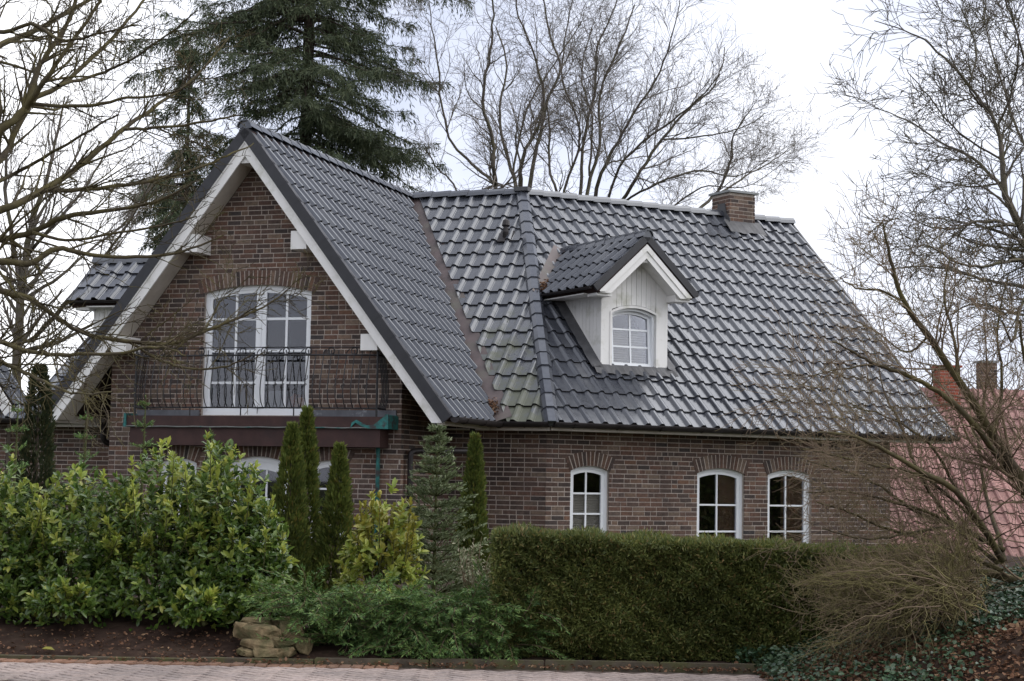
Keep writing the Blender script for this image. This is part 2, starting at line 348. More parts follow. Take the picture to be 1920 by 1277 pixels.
# ------------------------------------------------------------------ windows
def outline(o, i, n=12):
    xc, zc, R, h = circ(o); r = R - i; hh = h - i; ph = math.asin(hh / r)
    return [(o['x0'] + i, o['z0'] + i), (o['x1'] - i, o['z0'] + i)] + [(xc + r * math.sin(ph - 2 * ph * k / n), zc + r * math.cos(ph - 2 * ph * k / n)) for k in range(n + 1)]
def window(fr, o, cols, rows, y, parent, name='window', mull=None, fw_=.055, sash=.06, bar=.032, tilt=None):
    mb = MB(); mb.ring(fr, outline(o, 0), outline(o, fw_), y, y + .07)
    f2 = fr
    if tilt is not None:                                     # sash tipped inwards about its bottom rail
        c, s = math.cos(tilt), math.sin(tilt); o_ = fr.P(0, y, o['z0'] + fw_); zz = UP * c + fr.y * s; yy = fr.y * c - UP * s
        f2 = Fr(o_ - zz * (o['z0'] + fw_) - yy * y, fr.x, yy, zz)
    mb.ring(f2, outline(o, fw_ - .012), outline(o, fw_ + sash), y + .016, y + .062)
    hp = halfplanes(outline(o, fw_ + sash - .004)); a, b = o['x0'], o['x1']
    if mull:
        for m0, m1, pr in mull:
            pl = clip([(m0, o['z0'] + .05), (m1, o['z0'] + .05), (m1, o['zs'] + 1), (m0, o['zs'] + 1)], hp); mb.prism(f2, pl, y + pr, y + .064)
    win = mb.obj(name, MAT['pvc'], parent)
    sub = win if parent.type == 'EMPTY' else parent
    for c in cols:
        pl = clip([(c - bar / 2, 0), (c + bar / 2, 0), (c + bar / 2, 9), (c - bar / 2, 9)], hp); mb = MB(); mb.prism(f2, pl, y + .028, y + .058); mb.obj('muntin', MAT['pvc'], sub)
    for z in rows:
        pl = clip([(a, z - bar / 2), (b, z - bar / 2), (b, z + bar / 2), (a, z + bar / 2)], hp); mb = MB(); mb.prism(f2, pl, y + .030, y + .056); mb.obj('muntin', MAT['pvc'], sub)
    xs = [a] + sorted(cols + ([(m[0] + m[1]) / 2 for m in mull[:1]] if mull else [])) + [b]; zs = [o['z0']] + sorted(rows) + [o['zs'] + o['rise']]
    for x0, x1 in zip(xs, xs[1:]):
        for z0, z1 in zip(zs, zs[1:]):
            pl = clip([(x0, z0), (x1, z0), (x1, z1), (x0, z1)], hp)
            if pl: mb = MB(); mb.prism(f2, pl, y + .042, y + .046); mb.obj('pane', MAT['glass'], sub)
    return win
fd = window(FW, door_up, [-.40, .56], [3.19, 3.74, 4.29], .085, house, 'french_door', mull=[(-.01, .18, .008), (.075, .095, -.006)], fw_=.07, sash=.055, bar=.042)
mb = MB(); mb.box(FW, .06, .068, .078, .09, 2.66, 2.80); mb.obj('handle', MAT['iron'], fd)
for o in (w1, w2, w3):
    xm = (o['x0'] + o['x1']) / 2 - .02
    window(FRW, o, [xm], [1.39, 1.03, .67] if o is w1 else [1.21, .72], .075, house)
for o in (lowL, lowR): window(FW, o, [(o['x0'] + o['x1']) / 2], [1.0, 1.4], .075, house)
ld = window(FW, lowD, [.0, .27], [.75, 1.2], .075, house, 'front_door', fw_=.09, sash=.13)
# ------------------------------------------------------------------ roof tiles
TW, PROF = .30, [(0, .010), (.012, .010), (.022, 0), (.165, 0), (.196, .046), (.212, .052), (.250, .052), (.268, .044), (.30, .010)]
def tile_polys(G):
    Lg, lift, th = G + .05, .034, .036; out_ = []
    for (s0, h0), (s1, h1) in zip(PROF, PROF[1:]):
        out_.append([(s0, 0, h0), (s1, 0, h1), (s1, Lg, h1 + lift), (s0, Lg, h0 + lift)])
        out_.append([(s0, Lg, h0 + lift), (s1, Lg, h1 + lift), (s1, Lg - .004, h1 + lift - th), (s0, Lg - .004, h0 + lift - th)])
    return out_
def tmesh(G, mat):
    mb = MB()
    for i, pl in enumerate(tile_polys(G)): mb.poly(pl, i % 2)
    me = mb.mesh('roof_tile'); me.materials.append(mat); me.materials.append(MAT['edge']); return me
def roofplane(name, O, S, T, N, length, rows, smin, smax, hp, mat, parent, indiv=0, skip=None, key=None, eave=.05, sheet=None, tilename='roof_tile', under=None, TWs=1.0):
    """tiled slope: S along the ridge, T down the slope, N out of it; hp are the (s, t) half planes it is cut to"""
    G = length / rows; polys = tile_polys(G); fr = Fr(O, S, T, N)
    base = MB(); pl = clip([(smin, 0), (smax, 0), (smax, length), (smin, length)], hp)
    base.poly([fr.P(p[0], p[1], -.03) for p in pl]); base.poly([fr.P(p[0], p[1], -.16) for p in pl])
    for i in range(len(pl)):
        p, q = pl[i], pl[(i + 1) % len(pl)]; base.poly([fr.P(*p[:2], -.03), fr.P(*q[:2], -.03), fr.P(*q[:2], -.16), fr.P(*p[:2], -.16)])
    slope = base.obj(name, under or MAT['under'], parent); sub = slope if parent.type == 'EMPTY' else parent
    me = tmesh(G, mat); rest = MB(); full = []
    nc = int((smax - smin) / TW) + 1
    for r in range(rows):
        tb = length + eave - r * G; t0 = tb - G - .05
        for c in range(nc):
            s0 = smin + c * TW
            if skip and skip(s0 + TW / 2, t0 + G / 2): continue
            crn = [(s0, t0), (s0 + TW, t0), (s0 + TW, tb), (s0, tb)]
            hps = hp + [(0, 1, -.02)]
            ins = all(a * p[0] + b * p[1] + cc >= -1e-6 for a, b, cc in hps for p in crn)
            dh = random.uniform(-.003, .003)
            if ins and indiv: full.append((s0, t0, dh)); continue
            for qi, q in enumerate(polys):
                pq = clip([(p[0] + s0, p[1] + t0, p[2] + dh) for p in q], hps) if not ins else [(p[0] + s0, p[1] + t0, p[2] + dh) for p in q]
                if pq: rest.poly([fr.P(*p) for p in pq], qi % 2)
    full.sort(key=key or (lambda q: -q[1]))
    for i, (s0, t0, dh) in enumerate(full):
        if i < indiv: link(tilename, me, None, sub, M=fr.mat(s0, t0, dh) @ Matrix.Rotation(random.uniform(-.004, .004), 4, 'Y'))
        else:
            for qi, q in enumerate(polys): rest.poly([fr.P(p[0] + s0, p[1] + t0, p[2] + dh) for p in q], qi % 2)
    if rest.f: ro_ = tag(rest.obj('roof_tiles', mat, sub), kind='stuff'); ro_.data.materials.append(MAT['edge'])
    return slope, fr
MAT['edge'] = plain('shaded_tile_edge', (.014, .013, .014), .7, .3, 8, .2, dirt=(.05, .055, .03), dirt_scale=3, dirt_pos=(.58, .75))  # shade line under each tile row put into the nose colour
ln1 = math.hypot(WD, HH); ln2 = math.hypot(WW, HH); zr = UP * ZR
def slope_axes(nh, hor, ver): return unit(nh * hor - UP * ver), unit(nh * ver + UP * hor)
TRv, NRv = slope_axes(n2, WD, HH); TLv, NLv = slope_axes(n1, WD, HH); TWv, NWv = slope_axes(e1, WW, HH); TXv, NXv = slope_axes(-e1, WW, HH)
DS, DF = .09, 4.12                                           # dormer: place along the ridge, distance of its front from it
def in_dormer(s, t):
    if t > 5.60 or t < 2.3: return False
    hwid = .62 if t > 3.6 else .62 * (t - 2.2) / 1.4 + .1
    return abs(s - DS) < hwid
gapc = .03
hipk = HIPK / ln1
slR, fRR = roofplane('roof_slope', Cp + zr, e2, TRv, NRv, ln1, 17, -HIPK - .07, RR_, [(1, hipk, 0), (-1, 0, RR_)], MAT['tile'], house, indiv=285, skip=in_dormer)
slL, fRL = roofplane('roof_slope', Bp + zr, e1, TLv, NLv, ln1, 17, 0, LL + HIPK, [(1, -WW / ln1, -.20), (-1, hipk, LL)], MAT['tile_moss'], house)
slW, fRW = roofplane('roof_slope', Ap + zr, -n1, TWv, NWv, ln2, 15, 0, DW, [(1, 0, 0), (-1, -WD / ln2, DW - .13)], MAT['tile'], house)
slX, fRX = roofplane('roof_slope', Ap + zr, -n1, TXv, NXv, ln2, 15, 0, DW, [(1, 0, 0), (-1, -WD / ln2, DW - .1)], MAT['tile'], house)
slG, fRG = roofplane('roof_slope', Bp + zr, e1, TLv, NLv, ln1, 17, -9.0, -5.84, [(0, 1, -6.72), (-1, 0, -5.86)], MAT['tile'], house)
slF, fRF = roofplane('roof_slope', Bp + zr, e1, TLv, NLv, ln1, 17, -5.85, 0, [(-1, -WW / ln1, -.1), (1, 1.05 / ln1, 4.8)], MAT['tile'], house)
mb = MB()                                                    # rear slopes, unseen
mb.poly([Cp + zr, Cp + e2 * RR_ + zr, Cp + e2 * RR_ - n2 * WD + UP * ZE, Cp + e2 * HIPK - n2 * WD + UP * ZE])
mb.poly([Bp - e1 * 4.8 + zr, Cp + zr, Cp - e1 * HIPK - n1 * WD + UP * ZE, Bp - e1 * 5.85 - n1 * WD + UP * ZE])
mb.obj('roof_slope', MAT['tile'], house)
# ridge and hip tiles
def capmesh(l, wdt, name):
    pr = [(-wdt, -.07), (-wdt * .82, .0), (-wdt * .42, .055), (wdt * .42, .055), (wdt * .82, .0), (wdt, -.07)]; mb = MB()
    for (a, b), (c, d) in zip(pr, pr[1:]):
        mb.poly([(a, 0, b - .012), (c, 0, d - .012), (c, l, d + .012), (a, l, b + .012)])
        mb.poly([(a, l, b + .012), (c, l, d + .012), (c * .95, l, d - .012), (a * .95, l, b - .012)])
    mb.poly([(a, 0, b - .02) for a, b in pr]); mb.poly([(a * .97, l - .03, b - .01) for a, b in pr])
    me = mb.mesh(name); me.materials.append(MAT['tile']); return me
CAPS = {}
def capline(name, p0, p1, nrm, wdt=.14, pitch=.4, lift=.045, parent=house):
    p0, p1 = np.asarray(p0, float), np.asarray(p1, float); d = p1 - p0; l = np.linalg.norm(d); y = d / l; nrm = unit(nrm - y * (nrm @ y)); x = np.cross(y, nrm)
    n = max(1, round(l / pitch)); st = l / n; key = (name, round(st, 3), wdt)
    if key not in CAPS: CAPS[key] = capmesh(st + .035, wdt, name)
    f = Fr(p0, x, y, nrm)
    for k in range(n): link(name, CAPS[key], None, parent, M=f.mat(0, k * st, lift + random.uniform(-.003, .003)) @ Matrix.Rotation(random.uniform(-.008, .008), 4, 'Z'))
capline('ridge_tile', Bp + zr, Ap + zr + n1 * .03, UP)
capline('ridge_tile', Bp + e1 * .1 + zr, Cp + zr, UP); capline('ridge_tile', Cp + zr, Cp + e2 * (RR_ + .02) + zr, UP)
capline('ridge_tile', Bp - e1 * 4.8 + zr, Bp + zr, UP)
hipfoot = Cp + (n1 + n2) / (1 + n1 @ n2) * WD + UP * ZE
capline('hip_tile', Cp + zr, hipfoot + (hipfoot - Cp - zr) * .012, NRv + NLv, wdt=.15, lift=.05)
mb = MB(); f = Fr(Cp + zr, e1, -n1); mb.box(f, -.14, .16, -.17, .1, .03, .115); mb.obj('ridge_junction_lead', MAT['lead'], house)
# valley sheets
def strip(name, pa, pb, sa, sb, mat, parent, n=10, lift=.012, jit=.004):
    mb = MB(); pa, pb = np.asarray(pa, float), np.asarray(pb, float)
    for k in range(n):
        q = [pa + (pb - pa) * t for t in (k / n, (k + 1) / n)]
        up_ = UP * lift
        mb.poly([q[0] + up_, q[1] + up_, q[1] + sa + up_, q[0] + sa + up_]); mb.poly([q[0] + up_, q[1] + up_, q[1] + sb + up_, q[0] + sb + up_])
    return mb.obj(name, mat, parent)
vt, vb = Bp + zr, Bp + n1 * WD + e1 * WW + UP * ZE
def plane_side(vdir, T, N, sgn):
    q = np.cross(N, unit(vdir)); return q * sgn
vd = vb - vt
sL = np.cross(unit(vd), NLv); sL = sL * (1 if sL @ e1 > 0 else -1); sW = np.cross(unit(vd), NWv); sW = sW * (1 if sW @ e1 < 0 else -1)
strip('valley_flashing', vt + UP * .01, vb + n1 * .06, sL * .32, sW * .2, MAT['valley'], house, lift=-.015)
# verge tiles, barge boards, soffits
for fr, S in ((fRW, 1), (fRX, -1)):
    G = ln2 / 15
    for r in range(15):
        tb = ln2 + .05 - r * G; mb = MB(); mb.box(fr, -.035, .012, max(tb - G - .02, .0), tb - .012, -.15, .022 + .01); mb.box(fr, -.03, .1, max(tb - G - .02, .0), tb - .014, .02, .034); mb.obj('verge_tile', MAT['verge'], house)
G = ln1 / 17
for r in range(17):
    tb = ln1 + .05 - r * G; mb = MB(); mb.box(fRR, RR_ - .012, RR_ + .035, max(tb - G - .02, .0), tb - .012, -.15, .04); mb.obj('verge_tile', MAT['verge'], house)
    q = lambda t: -4.8 - 1.05 * t / ln1
    t0_ = max(tb - G - .02, .0); mb = MB(); mb.prism(Fr(fRF.o, fRF.x, fRF.z, fRF.y), [(q(t0_) - .035, t0_), (q(t0_) + .012, t0_), (q(tb) + .012, tb), (q(tb) - .035, tb)], -.15, .04); mb.obj('verge_tile', MAT['verge'], house)
def band(fr, top, bot, xe, y0, y1, name, mat, k=KS, zcut=None, parent=house, xa=0.0):
    for s in (-1, 1):
        zc_ = zcut if zcut is not None else bot - k * xe
        pts = [(s * xa, top - k * xa), (s * xe, top - k * xe), (s * xe, max(zc_, bot - k * xe)), (s * min(xe, (bot - zc_) / k), zc_), (s * xa, bot - k * xa)]
        if s < 0: pts = pts[::-1]
        mb = MB(); mb.prism(fr, pts, y0, y1); mb.obj(name, mat, parent)
band(FW, 7.41, 7.02, 3.72, -GW - .0, -GW + .035, 'barge_board', MAT['white'], zcut=2.50)
band(FW, 7.415, 7.24, 3.73, -GW - .022, -GW - .002, 'barge_trim', MAT['white'], zcut=2.52)
band(FW, 7.30, 7.07, 3.70, -GW + .037, .0, 'soffit_board', MAT['soffit'], zcut=2.52)
for s in (-1, 1):
    for x0, x1, z0, z1 in ((.88, 1.17, 5.40, 5.71), (2.20, 2.50, 3.69, 3.96)):
        mb = MB(); mb.box(FW, *sorted((s * x0, s * x1)), -GW + .05, .03, z0, z1); mb.obj('purlin_end', MAT['white'], house)
    mb = MB(); a, b = sorted((s * (hw + .0), s * 3.66)); mb.box(FW, *((3.6, 3.68) if s > 0 else (-3.68, -3.6)), -GW + .04, 2.2, 2.47, 2.60); mb.obj('eave_board', MAT['soffit'], house)
mb = MB(); mb.box(FW, -.12, .12, -GW + .05, .03, 6.90, 7.12); mb.obj('purlin_end', MAT['white'], house)
# eave boards and gutters
def eave(p0, p1, out_, name='gutter'):
    p0, p1 = np.asarray(p0), np.asarray(p1); x = unit(p1 - p0); f = Fr(p0, x, out_); l = np.linalg.norm(p1 - p0); mb = MB(); n = 8; r = .085
    for k in range(n):
        a0, a1 = math.pi * k / n, math.pi * (k + 1) / n
        for rr in (r, r - .006): mb.poly([f.P(u, .02 + r - rr * math.cos(a), -.02 - rr * math.sin(a)) for u, a in ((0, a0), (l, a0), (l, a1), (0, a1))])
    mb.box(f, 0, l, 2 * r + .012, 2 * r + .026, -.03, -.012)
    for u in (0, l): mb.poly([f.P(u, .02 + r - r * math.cos(math.pi * k / n), -.02 - r * math.sin(math.pi * k / n)) for k in range(n + 1)])
    o = mb.obj(name, MAT['gutter'], house)
    k = .4
    while k < l:
        mb = MB(); mb.tube([f.P(k, .02 + r - (r + .006) * math.cos(a), -.02 - (r + .006) * math.sin(a)) for a in np.linspace(.1, 3.0, 7)], .007, 4); mb.obj('bracket', MAT['gutter'], o); k += .9
    return o
hf = hipfoot - UP * .0
corner_w = FRW.P(X0, 0, 0)
eave(hf + n2 * -.02, Cp + e2 * (RR_ + .02) + n2 * (WD - .02) + UP * ZE, n2)
eave(vb + n1 * -.02 - e1 * .75, hf + n1 * -.02, n1)
eave(Bp - e1 * 9.0 + n1 * WD + UP * ZE, Bp - e1 * 3.4 + n1 * WD + UP * ZE, n1)
eave(Ap + e1 * WW + UP * (ZE - .01), Ap + e1 * WW - n1 * 2.3 + UP * (ZE - .01), e1)
eave(Ap - e1 * WW + UP * (ZE - .01), Ap - e1 * WW - n1 * 2.3 + UP * (ZE - .01), -e1)
mb = MB()
mb.box(FRW, X0 - .2, RR_ - .05, -.50, -.47, 2.468, 2.56); mb.box(FRW, X0 + .0, RR_ - .05, -.47, .02, 2.475, 2.495)
mb.obj('eave_board', MAT['soffit'], house)
mb = MB(); mb.box(FLW, 3.3, LL + 2.067 + .2, -.50, -.47, 2.46, 2.56); mb.box(FLW, hw, LL + 2.067, -.47, .02, 2.468, 2.488); mb.box(FLW, -5.8, -3.3, -.5, -.47, 2.46, 2.56); mb.box(FLW, -5.8, -hw, -.47, .02, 2.468, 2.488); mb.obj('eave_board', MAT['soffit'], house)
# downpipes
def pipe(pts, r, name, mat, n=10):
    P = [np.asarray(q, float) for q in pts]; sm = [P[0]]
    for i in range(1, len(P) - 1):
        a, b, c = P[i - 1], P[i], P[i + 1]; d1 = min(.12, np.linalg.norm(a - b) * .45); d2 = min(.12, np.linalg.norm(c - b) * .45)
        A_, C_ = b + unit(a - b) * d1, b + unit(c - b) * d2
        sm += [A_ * (1 - t) ** 2 + b * 2 * t * (1 - t) + C_ * t * t for t in np.linspace(0, 1, 6)]
    sm.append(P[-1]); mb = MB(); mb.tube(sm, r, n); return mb.obj(name, mat, house, smooth=True)
g0 = Ap + e1 * (WW + .08) - n1 * 2.0 + UP * (ZE - .08)
g0 = at(886, 800, 29.35); q1 = FWS.P(.22, -.09, 1.98)
pipe([g0, g0 - UP * .42, q1 + UP * .08, q1 - UP * .12, FWS.P(.22, -.09, .1)], .048, 'downpipe', MAT['gutter'])
q2 = FW.P(-3.45, .9, 2.52); pipe([q2, q2 - UP * .35, FW.P(-2.9, 1.9, 1.85), FW.P(-2.9, 1.9, .1)], .048, 'downpipe', MAT['gutter'])
mb = MB(); mb.tube([fRL.P(2.56, 1.62, -.02), fRL.P(2.56, 1.62, .05) + UP * .1, fRL.P(2.56, 1.60, .05) + UP * .2], [.075, .06, .05], 10); mb.tube([fRL.P(2.56, 1.60, .05) + UP * .17, fRL.P(2.56, 1.60, .05) + UP * .21, fRL.P(2.56, 1.58, .05) + UP * .29, fRL.P(2.56, 1.57, .05) + UP * .33], [.045, .085, .07, .02], 10)
mb.box(fRL, 2.42, 2.70, 1.42, 1.78, .03, .05); mb.obj('roof_vent', MAT['gutter'], house)
# ------------------------------------------------------------------ chimney
FC = Fr(FR.P(5.06, -.306, 0), e2, -n2); cw, cdp = .69, .66
mb = MB(); mb.box(FC, .006, cw - .006, .006, cdp - .006, 6.6, 8.0); chim = mb.obj('chimney', MAT['mortar'], house)
for k in range(17):
    z = 6.62 + k * CH
    if z + BH > 8.0: break
    for fr, wd in ((FC, cw), (Fr(FC.P(0, cdp, 0), n2, e2), cdp), (Fr(FC.P(cw, 0, 0), -n2, -e2), cdp)):
        x = -.1275 if k % 2 else 0
        while x < wd - .02:
            a, b = max(x, 0), min(x + .24, wd)
            if b - a > .02:
                mb = MB(); mb.box(fr, a, b, random.uniform(-.002, .002), .04, z, z + BH); mb.obj('brick', MAT['brick'], chim)
            x += .2525
mb = MB(); mb.box(FC, -.06, cw + .06, -.06, cdp + .06, 8.002, 8.05); mb.obj('chimney_cap', MAT['concrete'], chim)
mb = MB(); mb.prism(FC, [(-.03, 7.0), (cw + .03, 7.0), (cw + .01, 7.34), (-.01, 7.34)], -.03, -.012); mb.obj('chimney_flashing', MAT['lead'], chim)
mb = MB(); fs = Fr(FC.P(0, 0, 0), -n2, e2)
mb.prism(fs, [(-.05, 7.1), (.5, 7.3), (.42, 7.78), (.16, 7.78), (.1, 7.55), (-.03, 7.42)], -.02, -.008); mb.obj('chimney_flashing', MAT['lead'], chim)
mb = MB(); n = 12
for k in range(n):
    a, b = -.14 + (cw + .28) * k / n, -.14 + (cw + .28) * (k + 1) / n; za, zb = [.075 + .012 * math.sin(q * 21) for q in (a, b)]
    mb.poly([fRR.P(5.06 + a, .30, .10), fRR.P(5.06 + b, .30, .10), fRR.P(5.06 + b, .72 + .03 * math.sin(b * 9), zb), fRR.P(5.06 + a, .72 + .03 * math.sin(a * 9), za)])
mb.obj('lead_apron', MAT['lead'], chim)
# ------------------------------------------------------------------ dormers
MAT['blind'] = plain('pleated_blind_cloth', (.62, .55, .45), .9, .06, 5, .1)
MAT['curtain'] = plain('brown_curtain', (.6, .4, .26), .9, .15, 6, .1)
def eave_small(p0, p1, out_, parent):
    x = unit(p1 - p0); f = Fr(p0, x, out_); l = np.linalg.norm(p1 - p0); mb = MB(); n = 7; r = .045
    for k in range(n):
        a0, a1 = math.pi * k / n, math.pi * (k + 1) / n
        mb.poly([f.P(u, r - r * math.cos(a), -.01 - r * math.sin(a)) for u, a in ((0, a0), (l, a0), (l, a1), (0, a1))])
    for u in (0, l): mb.poly([f.P(u, r - r * math.cos(math.pi * k / n), -.01 - r * math.sin(math.pi * k / n)) for k in range(n + 1)])
    mb.obj('gutter', MAT['gutter'], parent)
def dormer(FD, z0, km, h, zrd, xe, kd, ov, o, rows=4, detail=True, name='dormer'):
    ze = zrd - kd * xe; zu = lambda x: zrd - .16 - kd * abs(x)
    yb = (ze - .08 - z0) / km; mb = MB()
    for s in (-1, 1): mb.poly([FD.P(s * h, 0, z0 - .15), FD.P(s * h, 0, zu(h)), FD.P(s * h, yb + .05, zu(h)), FD.P(s * h, yb + .05, zu(h) - .02)])
    top = o['zs'] + o['rise']
    mb.poly([FD.P(-h, 0, z0 - .15), FD.P(o['x0'], 0, z0 - .15), FD.P(o['x0'], 0, zu(o['x0'])), FD.P(-h, 0, zu(h))])
    mb.poly([FD.P(o['x1'], 0, z0 - .15), FD.P(h, 0, z0 - .15), FD.P(h, 0, zu(h)), FD.P(o['x1'], 0, zu(o['x1']))])
    mb.poly([FD.P(o['x0'], 0, top), FD.P(o['x1'], 0, top), FD.P(o['x1'], 0, zu(o['x1'])), FD.P(0, 0, zu(0)), FD.P(o['x0'], 0, zu(o['x0']))])
    mb.poly([FD.P(o['x0'], 0, z0 - .15), FD.P(o['x1'], 0, z0 - .15), FD.P(o['x1'], 0, o['z0']), FD.P(o['x0'], 0, o['z0'])])
    for x in (o['x0'], o['x1']): mb.poly([FD.P(x, 0, o['z0']), FD.P(x, .16, o['z0']), FD.P(x, .16, top), FD.P(x, 0, top)])
    mb.poly([FD.P(o['x0'], 0, top), FD.P(o['x1'], 0, top), FD.P(o['x1'], .16, top), FD.P(o['x0'], .16, top)])
    dm = mb.obj(name, MAT['white'], house)
    # cladding boards above the window and on the cheeks
    xx = o['x0']; nb = 9; bw = (o['x1'] - o['x0']) / nb
    xc, zc, R, hh = circ(o)
    for k in range(nb):
        a, b = xx + k * bw + .004, xx + (k + 1) * bw - .004; zl = [zc + math.sqrt(max((R + .06) ** 2 - (q - xc) ** 2, 0)) for q in (a, b)]
        pts = [(a, zl[0]), (b, zl[1]), (b, zu(b)), (a, zu(a))]
        if a < 0 < b: pts = [(a, zl[0]), (b, zl[1]), (b, zu(b)), (0, zu(0)), (a, zu(a))]
        mb = MB(); mb.prism(FD, pts, -.016, -.001); mb.obj('cladding_board', MAT['white'], dm)
    for s in (-1, 1):
        x0_, x1_ = sorted((s * h, o['x0'] - .004 if s < 0 else o['x1'] + .004)); mb = MB()
        mb.prism(FD, [(x0_ - (.012 if s < 0 else 0), z0 - .02), (x1_ + (.012 if s > 0 else 0), z0 - .02), (x1_ + (.012 if s > 0 else 0), zu(x1_)), (x0_ - (.012 if s < 0 else 0), zu(x0_))], -.03, -.001); mb.obj('corner_board', MAT['white'], dm)
        fch = Fr(FD.P(s * h, 0, 0), FD.y, FD.x * -s); y = .0; bw2 = yb / 12
        for k in range(12):
            a, b = k * bw2 + .004, (k + 1) * bw2 - .003
            mb = MB(); mb.prism(fch, [(a, z0 + km * a - .03), (b, z0 + km * b - .03), (b, zu(h)), (a, zu(h))], -.014, -.001); mb.obj('cladding_board', MAT['white'], dm)
    mb = MB(); n = 12; mb.ring(FD, outline(o, -.045), outline(o, .0), -.045, -.012); mb.obj('window_trim', MAT['white'], dm)
    window(FD, o, [(o['x0'] + o['x1']) / 2], [o['z0'] + .40, o['z0'] + .72], .035, dm, 'dormer_window', fw_=.045, sash=.055, tilt=.07 if detail else None)
    # roof
    le = math.hypot(xe, kd * xe); ym = lambda z: (z - z0) / km
    for s in (-1, 1):
        T, N = slope_axes(FD.x * s, xe, kd * xe); s0, s1 = ov + ym(zrd), ov + ym(ze)
        roofplane('dormer_roof_slope', FD.P(0, -ov, zrd), FD.y, T, N, le, rows, 0, s0, [(1, 0, 0), (-1, -(s0 - s1) / le, s0 - .02)], MAT['tile'], dm, eave=.03)
        f = Fr(FD.P(0, -ov, zrd), FD.y, T, N); mb = MB(); mb.box(f, -.03, .02, 0, le + .02, -.10, .03); mb.obj('verge_tile', MAT['verge'], dm)
        p = FD.P(s * (xe + .0), -ov + .05, ze - .0); q = FD.P(s * (xe + .0), ym(ze), ze); eave_small(p, q, FD.x * s, dm)
        mb = MB(); mb.box(FD, *sorted((s * h, s * (xe - .01))), -.02, ym(ze) * .9, ze - .12, ze - .1); mb.obj('eave_soffit', MAT['white'], dm)
        mb = MB(); mb.box(FD, *sorted((s * (h - .03), s * (xe - .10))), -ov + .07, -.0, ze - .16, ze - .04); mb.obj('bracket', MAT['white'], dm)
    capline('ridge_tile', FD.P(0, ym(zrd), zrd), FD.P(0, -ov - .03, zrd), UP, wdt=.11, pitch=.36, lift=.03, parent=dm)
    bt = zrd - .18
    band(FD, bt, bt - .26, xe - .13, -ov + .0, -ov + .03, 'barge_board', MAT['white'], k=kd, zcut=ze - .11, parent=dm)
    band(FD, bt + .003, bt - .12, xe - .11, -ov - .018, -ov - .002, 'barge_trim', MAT['white'], k=kd, zcut=ze - .09, parent=dm)
    band(FD, bt - .06, bt - .22, xe - .13, -ov + .032, -.002, 'soffit_board', MAT['white'], k=kd, zcut=ze - .1, parent=dm)
    mb = MB(); mb.box(FD, -.05, .05, -ov + .04, -.0, bt - .33, bt - .2); mb.obj('bracket', MAT['white'], dm)
    mb = MB(); mb.box(FD, -h - .03, h + .03, -.07, -.0, z0 - .05, z0 - .025); mb.obj('sill_flashing', MAT['copper'], dm)
    return dm, ze, ym
FD = Fr(FR.P(DS, -DF, 0), e2, -n2)
dwin = OP(-.50, .47, 3.70, 4.70, .11)
dm, dze, dym = dormer(FD, 3.64, HH / WD, .72, 6.14, 1.12, .911, .40, dwin)
for s in (-1, 1):                                            # lead soakers along the cheeks, copper valleys above them
    mb = MB()
    for k in range(14):
        t0, t1 = 3.3 + 2.38 * k / 14, 3.3 + 2.38 * (k + 1) / 14; h0, h1 = [.075 + .012 * math.sin(q * 15 + s) for q in (t0, t1)]
        a, b = DS + s * .725, DS + s * .93
        mb.poly([fRR.P(a, t0, .12), fRR.P(a, t1, .12), fRR.P(b, t1, h1), fRR.P(b, t0, h0)])
    mb.obj('cheek_flashing', MAT['lead'], dm)
    p, q = fRR.P(DS, 2.01, .06), fRR.P(DS + s * 1.16, 3.62, .07); d = unit(np.cross(q - p, NRv)) * (1 if np.cross(q - p, NRv) @ e2 * s > 0 else -1)
    mb = MB(); mb.poly([p, q, q + d * .2 + NRv * .03, p + d * .2 + NRv * .03]); mb.poly([p, q, q - d * .12 + NRv * .08, p - d * .12 + NRv * .08]); mb.obj('valley_flashing', MAT['valley'], dm)
mb = MB()
for k in range(20):
    a, b = DS - .9 + 1.8 * k / 20, DS - .9 + 1.8 * (k + 1) / 20; f_ = lambda q: .058 + .018 * math.sin((q - .02) / .30 * 2 * math.pi)
    mb.poly([fRR.P(a, 5.62, .1), fRR.P(b, 5.62, .1), fRR.P(b, 5.83, f_(b)), fRR.P(a, 5.83, f_(a))])
mb.obj('sill_apron', MAT['lead'], dm)
FDL = Fr(FW.P(-3.28, 1.35 - GW, 0), n1, e1)
dormer(FDL, 7.522 - 3.28 * KS, KS, .58, 5.45, .88, .911, .36, OP(-.36, .36, 3.35, 4.28, .08), rows=3, detail=False)
# ------------------------------------------------------------------ balcony
BX0, BX1, BY = -2.18, 2.66, -.42
mb = MB(); mb.box(FW, BX0, BX1, BY, -.002, 2.425, 2.60); bal = mb.obj('balcony_slab', MAT['copper'], house)
mb = MB(); mb.box(FW, BX0 + .05, BX1 - .12, BY + .05, -.002, 2.10, 2.40); mb.obj('beam_cladding', MAT['copper'], bal)
mb = MB(); mb.tube([FW.P(BX0 - .02 + (BX1 - BX0 + .04) * k / 30, BY - .012, 2.413 + .004 * math.sin(k * 1.7)) for k in range(31)], .012, 6); mb.obj('drip_edge', plain('tarnished_drip_edge', (.16, .17, .16), .6, .3, 8, .3, dirt=(.03, .13, .12), dirt_scale=4, dirt_pos=(.58, .66)), bal)
for xa, xb in ((BX0 - .05, BX0 + .005), (BX1 - .03, BX1 + .05)):
    mb = MB(); mb.prism(FW, [(xa, 2.40), (xb, 2.40), (xb, 2.62), (xa + .02, 2.64)], BY - .03, -.003); mb.obj('gutter_end', MAT['patina'], bal)
